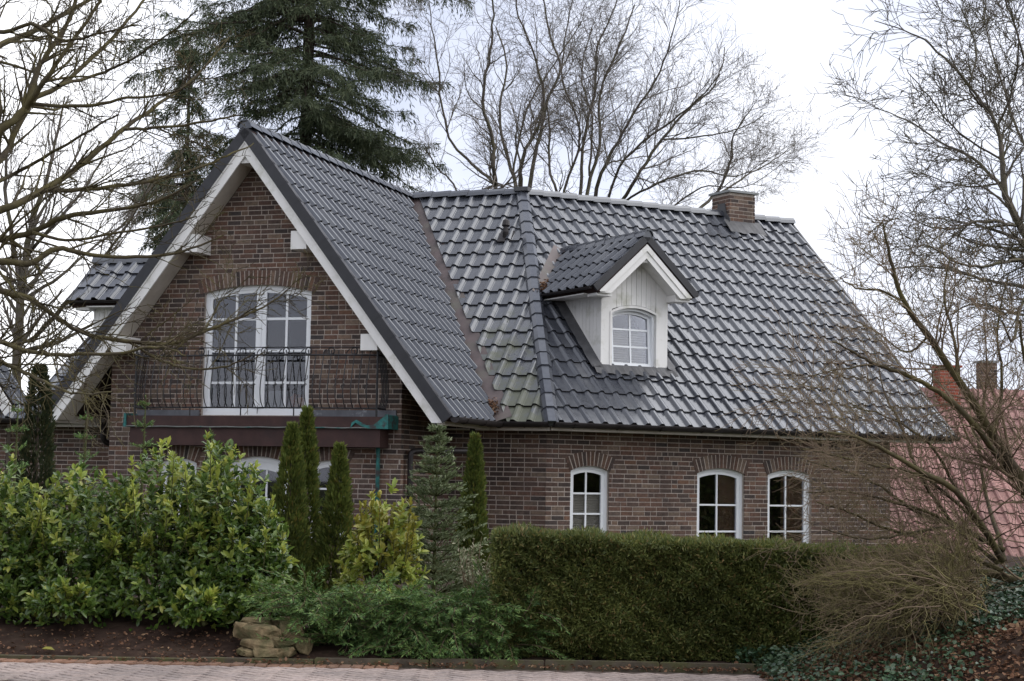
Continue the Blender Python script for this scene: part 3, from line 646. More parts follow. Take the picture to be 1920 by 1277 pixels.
pts = [(BX1 - .62, 2.41), (BX1 - .60, 2.50), (BX1 - .52, 2.545), (BX1 - .42, 2.50), (BX1 - .33, 2.455), (BX1 - .2, 2.47), (BX1 - .08, 2.56), (BX1 + .03, 2.64), (BX1 + .05, 2.64), (BX1 + .05, 2.40), (BX1 - .3, 2.405), (BX1 - .45, 2.45), (BX1 - .53, 2.50), (BX1 - .58, 2.46)]
mb = MB(); mb.prism(FW, pts, BY - .025, BY - .004); mb.obj('patina_sheet', MAT['patina'], bal)
mb = MB(); mb.box(FW, BX0 - .02, -.99, -.05, -.004, 2.60, 2.71); mb.box(FW, 1.075, BX1 + .02, -.05, -.004, 2.60, 2.72); mb.obj('wall_flashing', plain('grey_zinc', (.10, .105, .12), .55, .25, 6, .5, dirt=(.3, .32, .34), dirt_scale=4, dirt_pos=(.6, .7)), bal)
pipe([FW.P(2.44, BY + .1, 2.40), FW.P(2.44, BY + .1, 2.3), FW.P(2.39, -.07, 2.1), FW.P(2.39, -.07, .1)], .034, 'downpipe', MAT['patina'])
RX0, RX1 = -2.03, 2.48
def ry(x): q = (x - (RX0 + RX1) / 2) / ((RX1 - RX0) / 2); return -.40 - .16 * max(0, 1 - q * q)
xs = np.linspace(RX0, RX1, 31)
mb = MB()
mb.tube([FW.P(x, ry(x), 3.745) for x in xs], .009, 5); mb.tube([FW.P(x, ry(x), 3.615) for x in xs], .016, 5); mb.tube([FW.P(x, ry(x), 2.735) for x in xs], .014, 5)
for x in (RX0, RX1):
    mb.tube([FW.P(x, -.40, 2.60), FW.P(x, -.40, 3.75)], .020, 6)
    for z, r in ((3.745, .007), (3.615, .016), (2.735, .014)): mb.tube([FW.P(x, -.40, z), FW.P(x, -.01, z)], r, 5)
for x in (-.9, .08, 1.05): mb.tube([FW.P(x, ry(x), 2.60), FW.P(x, ry(x), 2.735)], .012, 5)
rail = mb.obj('balcony_railing', MAT['iron'], house)
def bar(x, yb, dirx=0.0, top=3.62, loop=False):
    pts = []
    for t in np.linspace(0, 1, 12):
        b = .15 * math.sin(math.pi * min(1, t ** .75)) * (1 - .55 * t) ; pts.append(FW.P(x + dirx * b * .55, yb - (b if not dirx else 0), 2.735 + (top - 2.735) * t))
    if loop: pts += [FW.P(x + .026 - .026 * math.cos(a), yb, 3.64 + .07 * math.sin(a * .5 + .0) ) for a in np.linspace(.4, 4.4, 8)]
    else: pts.append(FW.P(x, yb, 3.70))
    mb = MB(); mb.tube(pts, .0095, 4); return mb.obj('baluster', MAT['iron'], rail)
nb = 34
for k in range(1, nb):
    x = RX0 + (RX1 - RX0) * k / nb; bb = bar(x, ry(x), loop=k % 3 == 0)
    if k % 3 == 1:
        mb = MB(); mb.tube([FW.P(x + .055 * math.cos(a), ry(x), 3.682 + .058 * math.sin(a)) for a in np.linspace(0, 2 * math.pi, 15)], .011, 4, cap=False); mb.obj('ring', MAT['iron'], rail)
    if k % 4 in (1, 2):
        yy = ry(x) - .10; mb = MB()
        mb.tube([FW.P(x + .05 * t * math.cos(7 * t), yy, 3.16 + .09 * t + .03 * math.sin(7 * t)) for t in np.linspace(-1, 1, 18)], .006, 4); mb.obj('scroll', MAT['iron'], rail)
for x, dx in ((RX0, -1), (RX1, 1)):
    for k in range(1, 6): bar(x, -.40 + .065 * k, dx, loop=k % 2 == 0)
# ------------------------------------------------------------------ things seen through the windows
def blind(fr, x0, x1, z0, z1, y, label):
    mb = MB(); n = int((z1 - z0) / .022)
    for k in range(n):
        a, b = z0 + (z1 - z0) * k / n, z0 + (z1 - z0) * (k + 1) / n; ya, yb_ = (y, y + .012) if k % 2 else (y + .012, y)
        mb.poly([fr.P(x0, ya, a), fr.P(x1, ya, a), fr.P(x1, yb_, b), fr.P(x0, yb_, b)])
    tag(mb.obj('pleated_blind', MAT['blind']), label, 'blind', 'pleated blinds behind windows')
blind(FRW, w1['x0'] + .08, w1['x1'] - .08, .4, 1.385, .17, 'beige pleated blind half drawn behind the narrow ground floor window')
blind(FD, dwin['x0'] + .06, dwin['x1'] - .06, 3.74, 4.40, .20, 'beige pleated blind behind the tilted dormer window')
def curtain(fr, x0, x1, z0, z1, y, label):
    mb = MB(); n = 40
    for k in range(n):
        a, b = [x0 + (x1 - x0) * q / n for q in (k, k + 1)]; ya, yb_ = [y + .035 * math.sin(q * 1.25) + .015 * math.sin(q * .5) for q in (k, k + 1)]
        mb.poly([fr.P(a, ya, z0), fr.P(b, yb_, z0), fr.P(b, yb_, z1), fr.P(a, ya, z1)])
    tag(mb.obj('curtain', MAT['curtain']), label, 'curtain', 'curtains behind ground floor windows')
curtain(FRW, w2['x0'] + .62, w2['x1'] - .02, .3, 2.2, .2, 'brown curtain inside the middle window of the right wing')
curtain(FRW, w3['x0'] + .48, w3['x1'] - .02, .3, 2.2, .2, 'brown curtain inside the window nearest the bare shrub')
def softbox(fr, x0, x1, y0, y1, z0, z1, mat, name, r=.06):
    import bmesh
    bm = bmesh.new(); mb = MB(); mb.box(fr, x0, x1, y0, y1, z0, z1); me = mb.mesh(name); bm.from_mesh(me)
    bmesh.ops.bevel(bm, geom=bm.edges[:], offset=r, segments=3, affect='EDGES'); bm.to_mesh(me); bm.free()
    return me
ch = thing('armchair', 'orange patterned armchair just inside the french door', 'armchair', FW.P(1.05, .5, 2.6))
m_or = brickmat('orange_fabric', [(0, (.5, .22, .06)), (.5, (.6, .3, .08)), (1, (.45, .12, .04))])
for nm, q in (('backrest', (.66, 1.5, .62, .80, 2.80, 3.12)), ('seat', (.66, 1.5, .26, .66, 2.72, 2.95)), ('armrest', (.56, .67, .28, .78, 2.62, 3.02))): link(nm, softbox(FW, *q, m_or, nm, .05), m_or, ch, smooth=True)
cab = tag(link('cabinet', softbox(FW, .20, .50, .22, .5, 2.602, 3.06, None, 'cabinet', .015)), 'small grey cabinet behind the middle stile of the french door', 'cabinet')
cab.data.materials.append(plain('grey_lacquer', (.3, .3, .29), .5, .05))
# ================================================================== GROUND AND ROAD (structure)
MAT['soil'] = plain('dark_soil', (.034, .021, .016), .95, .4, 9, .1, bmp=.9, dirt=(.06, .042, .03), dirt_scale=3)
MAT['lawn'] = plain('garden_ground', (.045, .05, .02), .95, .4, 3, .1, bmp=.5)
MAT['paver'] = brickmat('paving_brick', [(0, (.29, .25, .235)), (.4, (.35, .30, .28)), (.7, (.31, .27, .26)), (1, (.37, .31, .285))])
MAT['sand'] = plain('jointing_sand', (.12, .095, .08), .95, .2, 12, .1)
MAT['soldier'] = brickmat('edge_brick', [(0, (.19, .12, .085)), (.5, (.24, .14, .095)), (1, (.17, .115, .085))])
MAT['kerb'] = plain('mossy_kerb', (.085, .07, .052), .9, .25, 10, .2, bmp=.4, dirt=(.09, .09, .035), dirt_pos=(.45, .65), dirt_scale=4)
g = MB(); g.poly([(-600, -300, -.03), (600, -300, -.03), (600, 900, -.03), (-600, 900, -.03)])
tag(g.obj('ground', MAT['lawn']), kind='structure')
g = MB(); g.poly([(-60, 6, -.012), (60, 6, -.012), (60, 14.93, -.012), (-60, 14.93, -.012)]); road = tag(g.obj('road', MAT['sand']), kind='structure')
def flatbox(a, b, h, r=.004):
    mb = MB(); mb.v = [(0, 0, -.01), (a, 0, -.01), (a, b, -.01), (0, b, -.01), (r, r, h), (a - r, r, h), (a - r, b - r, h), (r, b - r, h)]
    mb.f = [(4, 5, 6, 7), (0, 1, 5, 4), (1, 2, 6, 5), (2, 3, 7, 6), (3, 0, 4, 7)]; return mb
pvm = flatbox(.188, .088, 0).mesh('paving_brick'); pvm.materials.append(MAT['paver'])
rest = MB(); cnt = 0; pv = []
c45 = math.cos(math.pi / 4); 
for a in range(-120, 120):
    for b in range(-60, 60):
        # classic herringbone lattice: steps (1,1) and (2,-2) in units of the brick width
        ox, oy = (a + 2 * b) * .1, (a - 2 * b) * .1
        for (px, py, rot) in ((ox, oy, 0), (ox + .2, oy - .1 + .0, 1)):
            cx, cy = (px * c45 - py * c45), 14.0 + (px * c45 + py * c45)
            if -5.2 < cx < 4.4 and 13.35 < cy < 14.62: pv.append((cx, cy, rot))
pv.sort(key=lambda q: q[1] + abs(q[0]) * .02)
for k, (cx, cy, rot) in enumerate(pv):
    M = Matrix.Translation((cx, cy, random.uniform(-.002, .002))) @ Matrix.Rotation(math.pi / 4 + (math.pi / 2 if rot else 0), 4, 'Z')
    if rot: M = M @ Matrix.Translation((0, -.1, 0))
    if k < 300: link('paving_brick', pvm, None, road, M=M)
    else:
        base = len(rest.v); fb = flatbox(.188, .088, 0); rest.v += [tuple(M @ Vector(q)) for q in fb.v]; rest.f += [tuple(base + t for t in q) for q in fb.f]
if rest.f: tag(rest.obj('paving_bricks', MAT['paver'], road), kind='stuff')
slm = flatbox(.094, .2, .004).mesh('edge_brick'); slm.materials.append(MAT['soldier'])
for k in range(46):
    link('edge_brick', slm, None, road, M=Matrix.Translation((-5.6 + k * .102, 14.69, random.uniform(.0, .008))) @ Matrix.Rotation(random.uniform(-.02, .02), 4, 'Z'))
kb = MB(); kb.box(WF, -8, 2.75, 14.935, 14.955, -.05, .0); kerb = tag(kb.obj('kerb', MAT['kerb']), kind='structure')
x = -7.6
while x < 2.6:
    l = .98; zt_ = .03 + .035 * max(0, min(1, (x + 3) / 2.5)); mb = MB(); dz = random.uniform(-.006, .006)
    mb.prism(WF, [(x, -.04), (x + l, -.04), (x + l, zt_ + dz), (x + l - .008, zt_ + dz + .006), (x + .008, zt_ + dz + .006), (x, zt_ + dz)], 14.905, 14.985); mb.obj('kerb_stone', MAT['kerb'], kerb); x += l + .012
# garden bed behind the kerb, and the bank that rises under the bare shrub on the right
def hgt(x, y):
    e = max(0, min(1, (y - 14.98) / 1.3)); left = .03 + (.26 if x < -1.2 else .26 * max(.25, 1 - (x + 1.2) / 1.5)) * e
    bx = max(0, x - 2.1); bank = min(.75, .30 * bx) * max(0, min(1, (y - 12.4 + (x - 2.2) * .35) / 1.3))
    if y < 14.98: left = -.04
    return max(left, bank - .03)
nx, ny = 110, 60; gx_ = np.linspace(-9, 9, nx); gy = np.concatenate([np.linspace(11.5, 17.5, 48), np.linspace(18, 27.5, 12)])
vv, ff = [], []
for j, y in enumerate(gy):
    for i, x in enumerate(gx_):
        z = hgt(x, y); z = z * max(0, min(1, (27.4 - y) / 4)) if y > 18 else z
        vv.append((x, y, z + (.02 * math.sin(x * 9 + y * 5) * math.sin(y * 11) + random.uniform(-.012, .012) if z > .03 else 0)))
for j in range(len(gy) - 1):
    for i in range(nx - 1):
        q = [j * nx + i, j * nx + i + 1, (j + 1) * nx + i + 1, (j + 1) * nx + i]
        if max(vv[t][2] for t in q) > -.03: ff.append(q)
soil = tag(link('garden_soil', npmesh('garden_soil', vv, ff), MAT['soil'], smooth=True), kind='structure')
# ------------------------------------------------------------------ dry stone edging
MAT['stone'] = plain('yellow_sandstone', (.2, .15, .085), .9, .45, 16, .2, bmp=1.0, dirt=(.075, .075, .035), dirt_scale=7, dirt_pos=(.42, .66))
import bmesh
def boulder(c, rx, ry, rz, seed):
    r = np.random.default_rng(seed); bm = bmesh.new()
    for k in range(26):
        p = r.uniform(-1, 1, 3); p = p / max(np.abs(p).max(), .3) if k < 18 else p; p = p * (1 - .22 * (np.abs(p) > .9).sum() / 3)
        bm.verts.new((c[0] + p[0] * rx, c[1] + p[1] * ry, c[2] + p[2] * rz))
    res = bmesh.ops.convex_hull(bm, input=bm.verts); bmesh.ops.delete(bm, geom=[q for q in res['geom_interior'] if isinstance(q, bmesh.types.BMVert)], context='VERTS')
    bmesh.ops.subdivide_edges(bm, edges=bm.edges[:], cuts=2, use_grid_fill=True); bmesh.ops.smooth_vert(bm, verts=bm.verts[:], factor=.22, use_axis_x=True, use_axis_y=True, use_axis_z=True)
    for v in bm.verts: v.co += Vector(r.normal(size=3) * .004)
    me = bpy.data.meshes.new('stone'); bm.to_mesh(me); bm.free(); return me
sp = thing('dry_stone_edging', 'small pile of mossy yellow stones at the kerb beside the laurel', 'stones', at(500, 1230, 15.12))
for k, (u, v_, pw, ph, Y) in enumerate(((492, 1188, 74, 34, 15.18), (457, 1186, 40, 36, 15.24), (545, 1186, 50, 36, 15.26), (485, 1208, 66, 20, 15.12), (532, 1206, 66, 22, 15.14), (468, 1221, 44, 16, 15.08), (507, 1224, 62, 20, 15.06), (541, 1222, 28, 18, 15.08), (548, 1168, 46, 22, 15.3), (480, 1168, 60, 18, 15.32), (515, 1172, 40, 18, 15.4), (565, 1210, 40, 30, 15.2))):
    s = Y / FPX; link('stone', boulder(at(u, v_, Y), pw * s * .54, .12, ph * s * .58, k + 3), MAT['stone'], sp)
# ================================================================== PLANTS: helpers
def rdir(n): a = rng.normal(size=(n, 3)); return a / np.linalg.norm(a, axis=1, keepdims=True)
def nrm(a): return a / (np.linalg.norm(a, axis=1, keepdims=True) + 1e-9)
def cards(P, D, N, Ln, Wd, mid=.45):                         # pointed blades, one quad each
    D = nrm(D); S = nrm(np.cross(D, N)); Ln = np.broadcast_to(Ln, (len(P),))[:, None]; Wd = np.broadcast_to(Wd, (len(P),))[:, None]
    v = np.stack([P, P + D * Ln * mid + S * Wd * .5, P + D * Ln, P + D * Ln * mid - S * Wd * .5], 1); n = len(P)
    return v.reshape(-1, 3), np.arange(4 * n).reshape(n, 4)
def leaves(P, D, N, Ln, Wd, fold=.22, droop=.15):            # folded broad leaves, two quads each
    D = nrm(D); S = nrm(np.cross(D, N)); N = nrm(np.cross(S, D)); Ln = np.broadcast_to(Ln, (len(P),))[:, None]; Wd = np.broadcast_to(Wd, (len(P),))[:, None]
    up_ = N * Wd * fold; b = P; t = P + D * Ln - N * Ln * droop
    l1, l2 = P + D * Ln * .3 + S * Wd * .42 + up_, P + D * Ln * .7 + S * Wd * .46 + up_ - N * Ln * droop * .4
    r1, r2 = P + D * Ln * .3 - S * Wd * .42 + up_, P + D * Ln * .7 - S * Wd * .46 + up_ - N * Ln * droop * .4
    n = len(P); v = np.stack([b, l1, l2, t, r2, r1], 1).reshape(-1, 3); i = np.arange(n)[:, None] * 6
    return v, np.concatenate([i + np.array([[0, 1, 2, 3]]), i + np.array([[0, 3, 4, 5]])], 0)
def leafmat(name, stops, rough=.5, trans=.25, spec=.4, vary=2.5):
    m, t, b = nodes(name); r = ramp(t, stops); t.links.new(rnd(t), r.inputs[0]); n = noise(t, vary, 3, .6)
    r2 = ramp(t, [(.3, (.7, .72, .7)), (.7, (1.25, 1.22, 1.15))]); t.links.new(n.outputs[0], r2.inputs[0]); o = mixc(t, 1.0, r.outputs[0], r2.outputs[0], 'MULTIPLY')
    t.links.new(o, b.inputs['Base Color']); b.inputs['Roughness'].default_value = rough; b.inputs['Specular IOR Level'].default_value = spec
    tr = add(t, 'ShaderNodeBsdfTranslucent'); ms = add(t, 'ShaderNodeMixShader'); ms.inputs[0].default_value = trans; t.links.new(o, tr.inputs[0])
    t.links.new(b.outputs[0], ms.inputs[1]); t.links.new(tr.outputs[0], ms.inputs[2]); t.links.new(ms.outputs[0], t.nodes['Material Output'].inputs[0]); return m
LM = {}
LM['laurel'] = leafmat('laurel_leaf', [(0, (.05, .095, .022)), (.4, (.085, .15, .03)), (.8, (.135, .205, .04)), (1, (.2, .26, .06))], .27, .22, .6)
LM['laurel_young'] = leafmat('young_lit_laurel_leaf', [(0, (.21, .28, .05)), (.5, (.31, .37, .07)), (1, (.42, .43, .095))], .34, .32, .5)  # new growth, also brightened to carry lit highlights on the shrub tops
LM['laurel_yellow'] = leafmat('yellow_laurel_leaf', [(0, (.22, .22, .04)), (.4, (.31, .29, .05)), (.8, (.4, .35, .065)), (1, (.28, .29, .06))], .36, .3, .5)
LM['thuja'] = leafmat('thuja_scale', [(0, (.064, .090, .022)), (.5, (.100, .130, .029)), (.9, (.144, .166, .036)), (1, (.162, .126, .036))], .7, .2, .2)
LM['thuja_dark'] = leafmat('dark_thuja_scale', [(0, (.02, .03, .014)), (.6, (.035, .045, .018)), (1, (.06, .055, .025))], .8, .15, .2)
LM['yew'] = leafmat('clipped_yew_needle', [(0, (.06, .078, .024)), (.45, (.11, .135, .038)), (.8, (.155, .175, .05)), (.92, (.21, .2, .065)), (1, (.21, .135, .06))], .55, .22, .35, vary=1.2)
LM['juniper'] = leafmat('spreading_yew_needle', [(0, (.060, .124, .044)), (.5, (.116, .208, .066)), (1, (.235, .332, .098))], .55, .15, .3)
LM['fir'] = leafmat('fir_needle', [(0, (.088, .119, .056)), (.5, (.138, .175, .085)), (1, (.250, .288, .163))], .55, .2, .35)
LM['spruce'] = leafmat('spruce_needle', [(0, (.042, .06, .032)), (.5, (.064, .085, .044)), (1, (.1, .115, .06))], .6, .22, .3)
LM['ivy'] = leafmat('ivy_leaf', [(0, (.022, .054, .027)), (.6, (.046, .092, .046)), (1, (.092, .138, .076))], .35, .15, .5)
LM['pale'] = leafmat('pale_shrub_leaf', [(0, (.144, .168, .084)), (.5, (.240, .252, .156)), (1, (.360, .324, .240))], .5, .25, .4)
LM['dead'] = leafmat('dead_leaf', [(0, (.093, .047, .028)), (.5, (.159, .084, .052)), (.85, (.224, .131, .084)), (1, (.281, .187, .112))], .8, .15, .2)
def bark(name, c, moss=None, pos=(.45, .65)): return plain(name, c, .9, .35, 14, .15, bmp=.6, dirt=moss, dirt_scale=4, dirt_pos=pos)
BK = {'grey': bark('grey_bark', (.10, .085, .07), (.085, .08, .045)), 'far': bark('pale_far_twig', (.15, .13, .115), (.13, .12, .09)), 'moss': bark('mossy_bark', (.062, .05, .034), (.095, .082, .034), (.4, .65)), 'brown': bark('brown_twig', (.175, .128, .09), (.15, .125, .065)), 'olive': bark('olive_twig', (.165, .145, .062), (.12, .095, .055)), 'spruce': bark('spruce_bark', (.05, .038, .03)), 'stem': bark('green_stem', (.07, .075, .03))}
class Wood:
    """fast collector of tapered tubes"""
    def __init__(s): s.v, s.f, s.n = [], [], 0
    def tube(s, pts, r, k):
        pts = np.asarray(pts); m = len(pts); t = np.gradient(pts, axis=0); t = nrm(t); ref = V(.31, .21, .93) if abs(t[0] @ V(.31, .21, .93)) < .9 else V(1, 0, 0)
        a = nrm(np.cross(t, ref)); b = np.cross(t, a); an = np.arange(k) * 2 * np.pi / k
        v = pts[:, None] + (a[:, None] * np.cos(an)[None, :, None] + b[:, None] * np.sin(an)[None, :, None]) * np.asarray(r)[:, None, None]
        i = np.arange(m - 1)[:, None] * k; j = np.arange(k)[None]; j2 = (j + 1) % k
        f = np.stack([i + j, i + j2, i + k + j2, i + k + j], -1).reshape(-1, 4) + s.n
        s.v.append(v.reshape(-1, 3)); s.f.append(f); s.n += m * k
    def obj(s, name, mat, parent): return link(name, npmesh(name, np.concatenate(s.v), np.concatenate(s.f)), mat, parent, smooth=True) if s.v else None
def path(p, d, l, n, jit, up=0.0, drift=None):
    p = np.asarray(p, float); d = unit(d); out_ = [p]; st = l / n
    for _ in range(n):
        d = unit(d + rng.normal(size=3) * jit + UP * up + (drift if drift is not None else 0)); p = p + d * st; out_.append(p)
    return np.array(out_)
def sub(pts, r0, r1, n):                                     # resample a control polyline smoothly
    pts = np.asarray(pts, float); m = len(pts); t = np.linspace(0, m - 1, n); i = np.clip(t.astype(int), 0, m - 2); f = (t - i)[:, None]
    P0, P1, P2, P3 = pts[np.clip(i - 1, 0, m - 1)], pts[i], pts[i + 1], pts[np.clip(i + 2, 0, m - 1)]
    q = .5 * (2 * P1 + (P2 - P0) * f + (2 * P0 - 5 * P1 + 4 * P2 - P3) * f ** 2 + (3 * P1 - P0 - 3 * P2 + P3) * f ** 3)
    return q, np.linspace(r0, r1, n)
def branch(thick, thin, pts, rad, spec, lvl=0, stay=None):
    """tube along pts, then side shoots: spec[lvl] = (per metre, length range, angle, jitter, up, radius factor, first)"""
    (thick if lvl == 0 else thin).tube(pts, rad, 7 if rad[0] > .03 else (5 if rad[0] > .012 else 3))
    if lvl >= len(spec): return
    den, (l0, l1), ang, jit, up, rf, first = spec[lvl]
    seg = np.linalg.norm(np.diff(pts, axis=0), axis=1); L_ = seg.sum(); cum = np.concatenate([[0], np.cumsum(seg)])
    n = rng.poisson(den * L_ * (1 - first))
    for s in rng.uniform(first, 1, n):
        i = min(np.searchsorted(cum, s * L_) - 1, len(pts) - 2); i = max(i, 0); f = (s * L_ - cum[i]) / (seg[i] + 1e-9); p = pts[i] + (pts[i + 1] - pts[i]) * f; t = unit(pts[i + 1] - pts[i])
        q = unit(np.cross(t, rng.normal(size=3))); a = math.radians(ang) * rng.uniform(.7, 1.3); d = t * math.cos(a) + q * math.sin(a)
        l = rng.uniform(l0, l1) * (1.1 - .6 * s); r = rad[i] * rf * rng.uniform(.75, 1.1); r = min(r, rad[i] * .9)
        m = max(3, int(l / .12)) if lvl < 2 else 4; m = min(m, 11)
        pp = path(p, d, l, m, jit, up)
        branch(thick, thin, pp, np.linspace(max(r, MINR[0]), max(r * .3, MINR[0] * .7), m + 1), spec, lvl + 1)
MINR = [.004]
# ================================================================== PLANTS IN FRONT OF THE HOUSE
def laurel(base, top, wx, wy, nsh, label, young=.42, mats=('laurel', 'laurel_young'), ll=.092, group='cherry laurel shrubs along the kerb', den=1.0, open_=0.0):
    """dense mound of leaf rosettes with upright shoots standing out of its top"""
    t = thing('cherry_laurel', label, 'shrub', base, group); wood = Wood(); A, Bv = [], []; H = top - base[2]; c = V(base[0], base[1], base[2])
    def rosette(p, ax, m, ln, yg, spread=1.0):
        ax = unit(ax); a = unit(np.cross(ax, V(.3, .5, .8))); b_ = np.cross(ax, a); ph = np.arange(m) * 2.4 + rng.uniform(0, 6); k = np.linspace(1, .25, m)[:, None] * spread
        R = a * np.cos(ph)[:, None] + b_ * np.sin(ph)[:, None]; D = nrm(R * k + ax * (1.1 - .75 * k) + rng.normal(size=(m, 3)) * .26); P = p + ax * (np.linspace(-.05, .02, m)[:, None]) * (ln / .1)
        (Bv if yg else A).append((P, D, nrm(ax + rng.normal(size=(m, 3)) * .25 - R * .15), ln * rng.uniform(.45, 1.2, m)))
    nros = int(nsh * 7.0 * (1 - open_) * den)
    for k in range(nros):                                    # body
        d = unit(rng.normal(size=3) * V(1, 1, .9)); d[2] = abs(d[2]) if rng.random() < .8 else d[2] * .4; rr = rng.uniform(.45, 1.0) ** .5; lump = 1 + .12 * math.sin(d[0] * 6 + base[0] * 5) * math.cos(d[2] * 5)
        p = c + V(d[0] * wx * rr * lump, d[1] * wy * rr * lump, max(.04, H * (.05 + .74 * max(d[2], -.1) * rr * lump + .17 * rng.random())))
        rosette(p, V(d[0] * .8, d[1] * .8 - .35, .75 + .3 * d[2]), int(rng.integers(7, 11)), ll * rng.uniform(.75, 1.05), rng.random() < young * (.25 + .75 * max(0, (p[2] - c[2]) / H - .3)))
    for k in range(int(nsh * .36 * (1 + open_))):            # shoots
        u, w_ = rng.uniform(-1, 1), rng.uniform(-1, 1); hf = rng.uniform(.5, 1.0) * (1 - .18 * abs(u)) * (1 - .12 * (1 + math.sin(base[0] * 7 + u * 4)) / 2); p0 = c + V(u * wx * .55, w_ * wy * .55, H * (.15 if open_ else .35)); p1 = c + V(u * wx * .95, w_ * wy * .9 - .05, H * hf)
        pts, rad = sub([p0, (p0 + p1) / 2 + V(u * .04, -.03, 0), p1], .008, .004, 8); wood.tube(pts, rad, 4); q = (p1 - p0) / np.linalg.norm(p1 - p0)
        for j, sft in enumerate(np.linspace(.25 if open_ else .35, 1, 6)): rosette(p0 + (p1 - p0) * sft, q + UP * .3, 6 if j < 5 else 8, ll * (1.0 - .25 * (j == 5)), rng.random() < (young * .5 if j < 3 else young * 2.6), .95 - .07 * j)
    for k in range(10): p1 = c + V(rng.uniform(-1, 1) * wx * .6, rng.uniform(-1, 1) * wy * .5, H * .6); pts, rad = sub([c + V(rng.normal() * .08, rng.normal() * .08, -.03), (c + p1) / 2 + rng.normal(size=3) * .05, p1], .018, .007, 8); wood.tube(pts, rad, 5)
    wood.obj('stems', BK['stem'], t)
    for nm, X, mt in (('foliage', A, mats[0]), ('young_leaves', Bv, mats[1])):
        if not X: continue
        P, D, N, Ln = [np.concatenate(q) for q in zip(*X)]; v, f = leaves(P, D, N, Ln, Ln * .44, fold=.16, droop=.18); tag(link(nm, npmesh(nm, v, f), LM[mt], t, smooth=False), kind='stuff')
    return t
laurel(at(-30, 1190, 16.2), 1.95, .66, .5, 85, 'cherry laurel at the left picture edge, lowest of the laurel row')
laurel(at(130, 1190, 16.3), 1.88, .68, .55, 95, 'cherry laurel in front of the spindly young spruces')
laurel(at(290, 1190, 16.3), 2.04, .66, .55, 105, 'cherry laurel with pale shoots below the left end of the balcony')
laurel(at(415, 1190, 16.2), 2.14, .52, .5, 100, 'tallest cherry laurel, its shoots reaching up in front of the front door')
laurel(at(475, 1165, 16.0), 1.35, .34, .4, 55, 'low cherry laurel above the pile of yellow stones', young=.15)
laurel(at(365, 1165, 15.55), .62, .22, .2, 16, 'small drooping cherry laurel shoot hanging towards the road', young=.5)
laurel(at(120, 1150, 15.6), .65, .30, .2, 16, 'small cherry laurel shoot low over bare soil at the left', young=.35)
laurel(at(715, 1130, 17.2), 1.62, .42, .3, 44, 'yellow leaved cherry laurel beside the green downpipe', young=.45, mats=('laurel_young', 'laurel_yellow'), ll=.1, group=None, open_=.45)
def cone_shrub(name, label, base, top, r, n, mat, lean=(0, 0), blade=(.07, .024), group=None, cat='conifer', shape=.75):
    t = thing(name, label, cat, base, group); H = top - base[2]; wood = Wood(); wood.tube([base, base + V(0, 0, H * .5), base + V(lean[0], lean[1], H * .96)], np.array([.04, .025, .006]), 6); wood.obj('trunk', BK['spruce'], t)
    h = rng.uniform(0, 1, n) ** 1.1; th = rng.uniform(0, 2 * np.pi, n); prof = np.where(h < .25, .78 + .22 * h / .25, ((1 - h) / .75) ** shape)
    lump = 1 + .13 * np.sin(th * 3 + h * 9) + .10 * np.sin(th * 5 - h * 23) + .07 * np.sin(h * 61 + th * 2)
    q = rng.uniform(.55, 1.04, n) ** .6; R = r * prof * lump * q + .012
    P = np.stack([base[0] + R * np.cos(th) + lean[0] * h, base[1] + R * np.sin(th) + lean[1] * h, base[2] + h * H], 1)
    out_ = np.stack([np.cos(th), np.sin(th), np.zeros(n)], 1); D = nrm(UP * 1.0 + out_ * rng.uniform(.1, .9, n)[:, None] + rng.normal(size=(n, 3)) * .25); N = nrm(np.cross(D, out_) + rng.normal(size=(n, 3)) * .6)
    v, f = cards(P, D, N, blade[0] * rng.uniform(.6, 1.3, n), blade[1] * rng.uniform(.7, 1.3, n)); tag(link('foliage', npmesh('foliage', v, f), mat, t), kind='stuff'); return t
for nm, u, vt_, Y, r, lb in (('a', 545, 800, 18.9, .235, 'narrow conical thuja, left and nearer one of the pair below the balcony'), ('b', 573, 770, 19.4, .21, 'narrow conical thuja, taller rear one of the pair below the balcony'), ('c', 634, 838, 19.0, .20, 'narrow conical thuja standing alone before the lower right window'), ('d', 888, 820, 19.5, .175, 'narrow conical thuja by the brick wall left of the clipped hedge')):
    tp = at(u, vt_, Y); cone_shrub('thuja', lb, V(tp[0], Y, .1), tp[2], r, 9000, LM['thuja'], lean=(.02, 0), group='conical thujas in the front bed')
tp = at(75, 690, 24); cone_shrub('thuja', 'dark slim columnar thuja at the left in front of the low roof', V(tp[0], 24, 0), tp[2], .26, 7000, LM['thuja_dark'], group='conical thujas in the front bed', blade=(.09, .03), shape=.45)
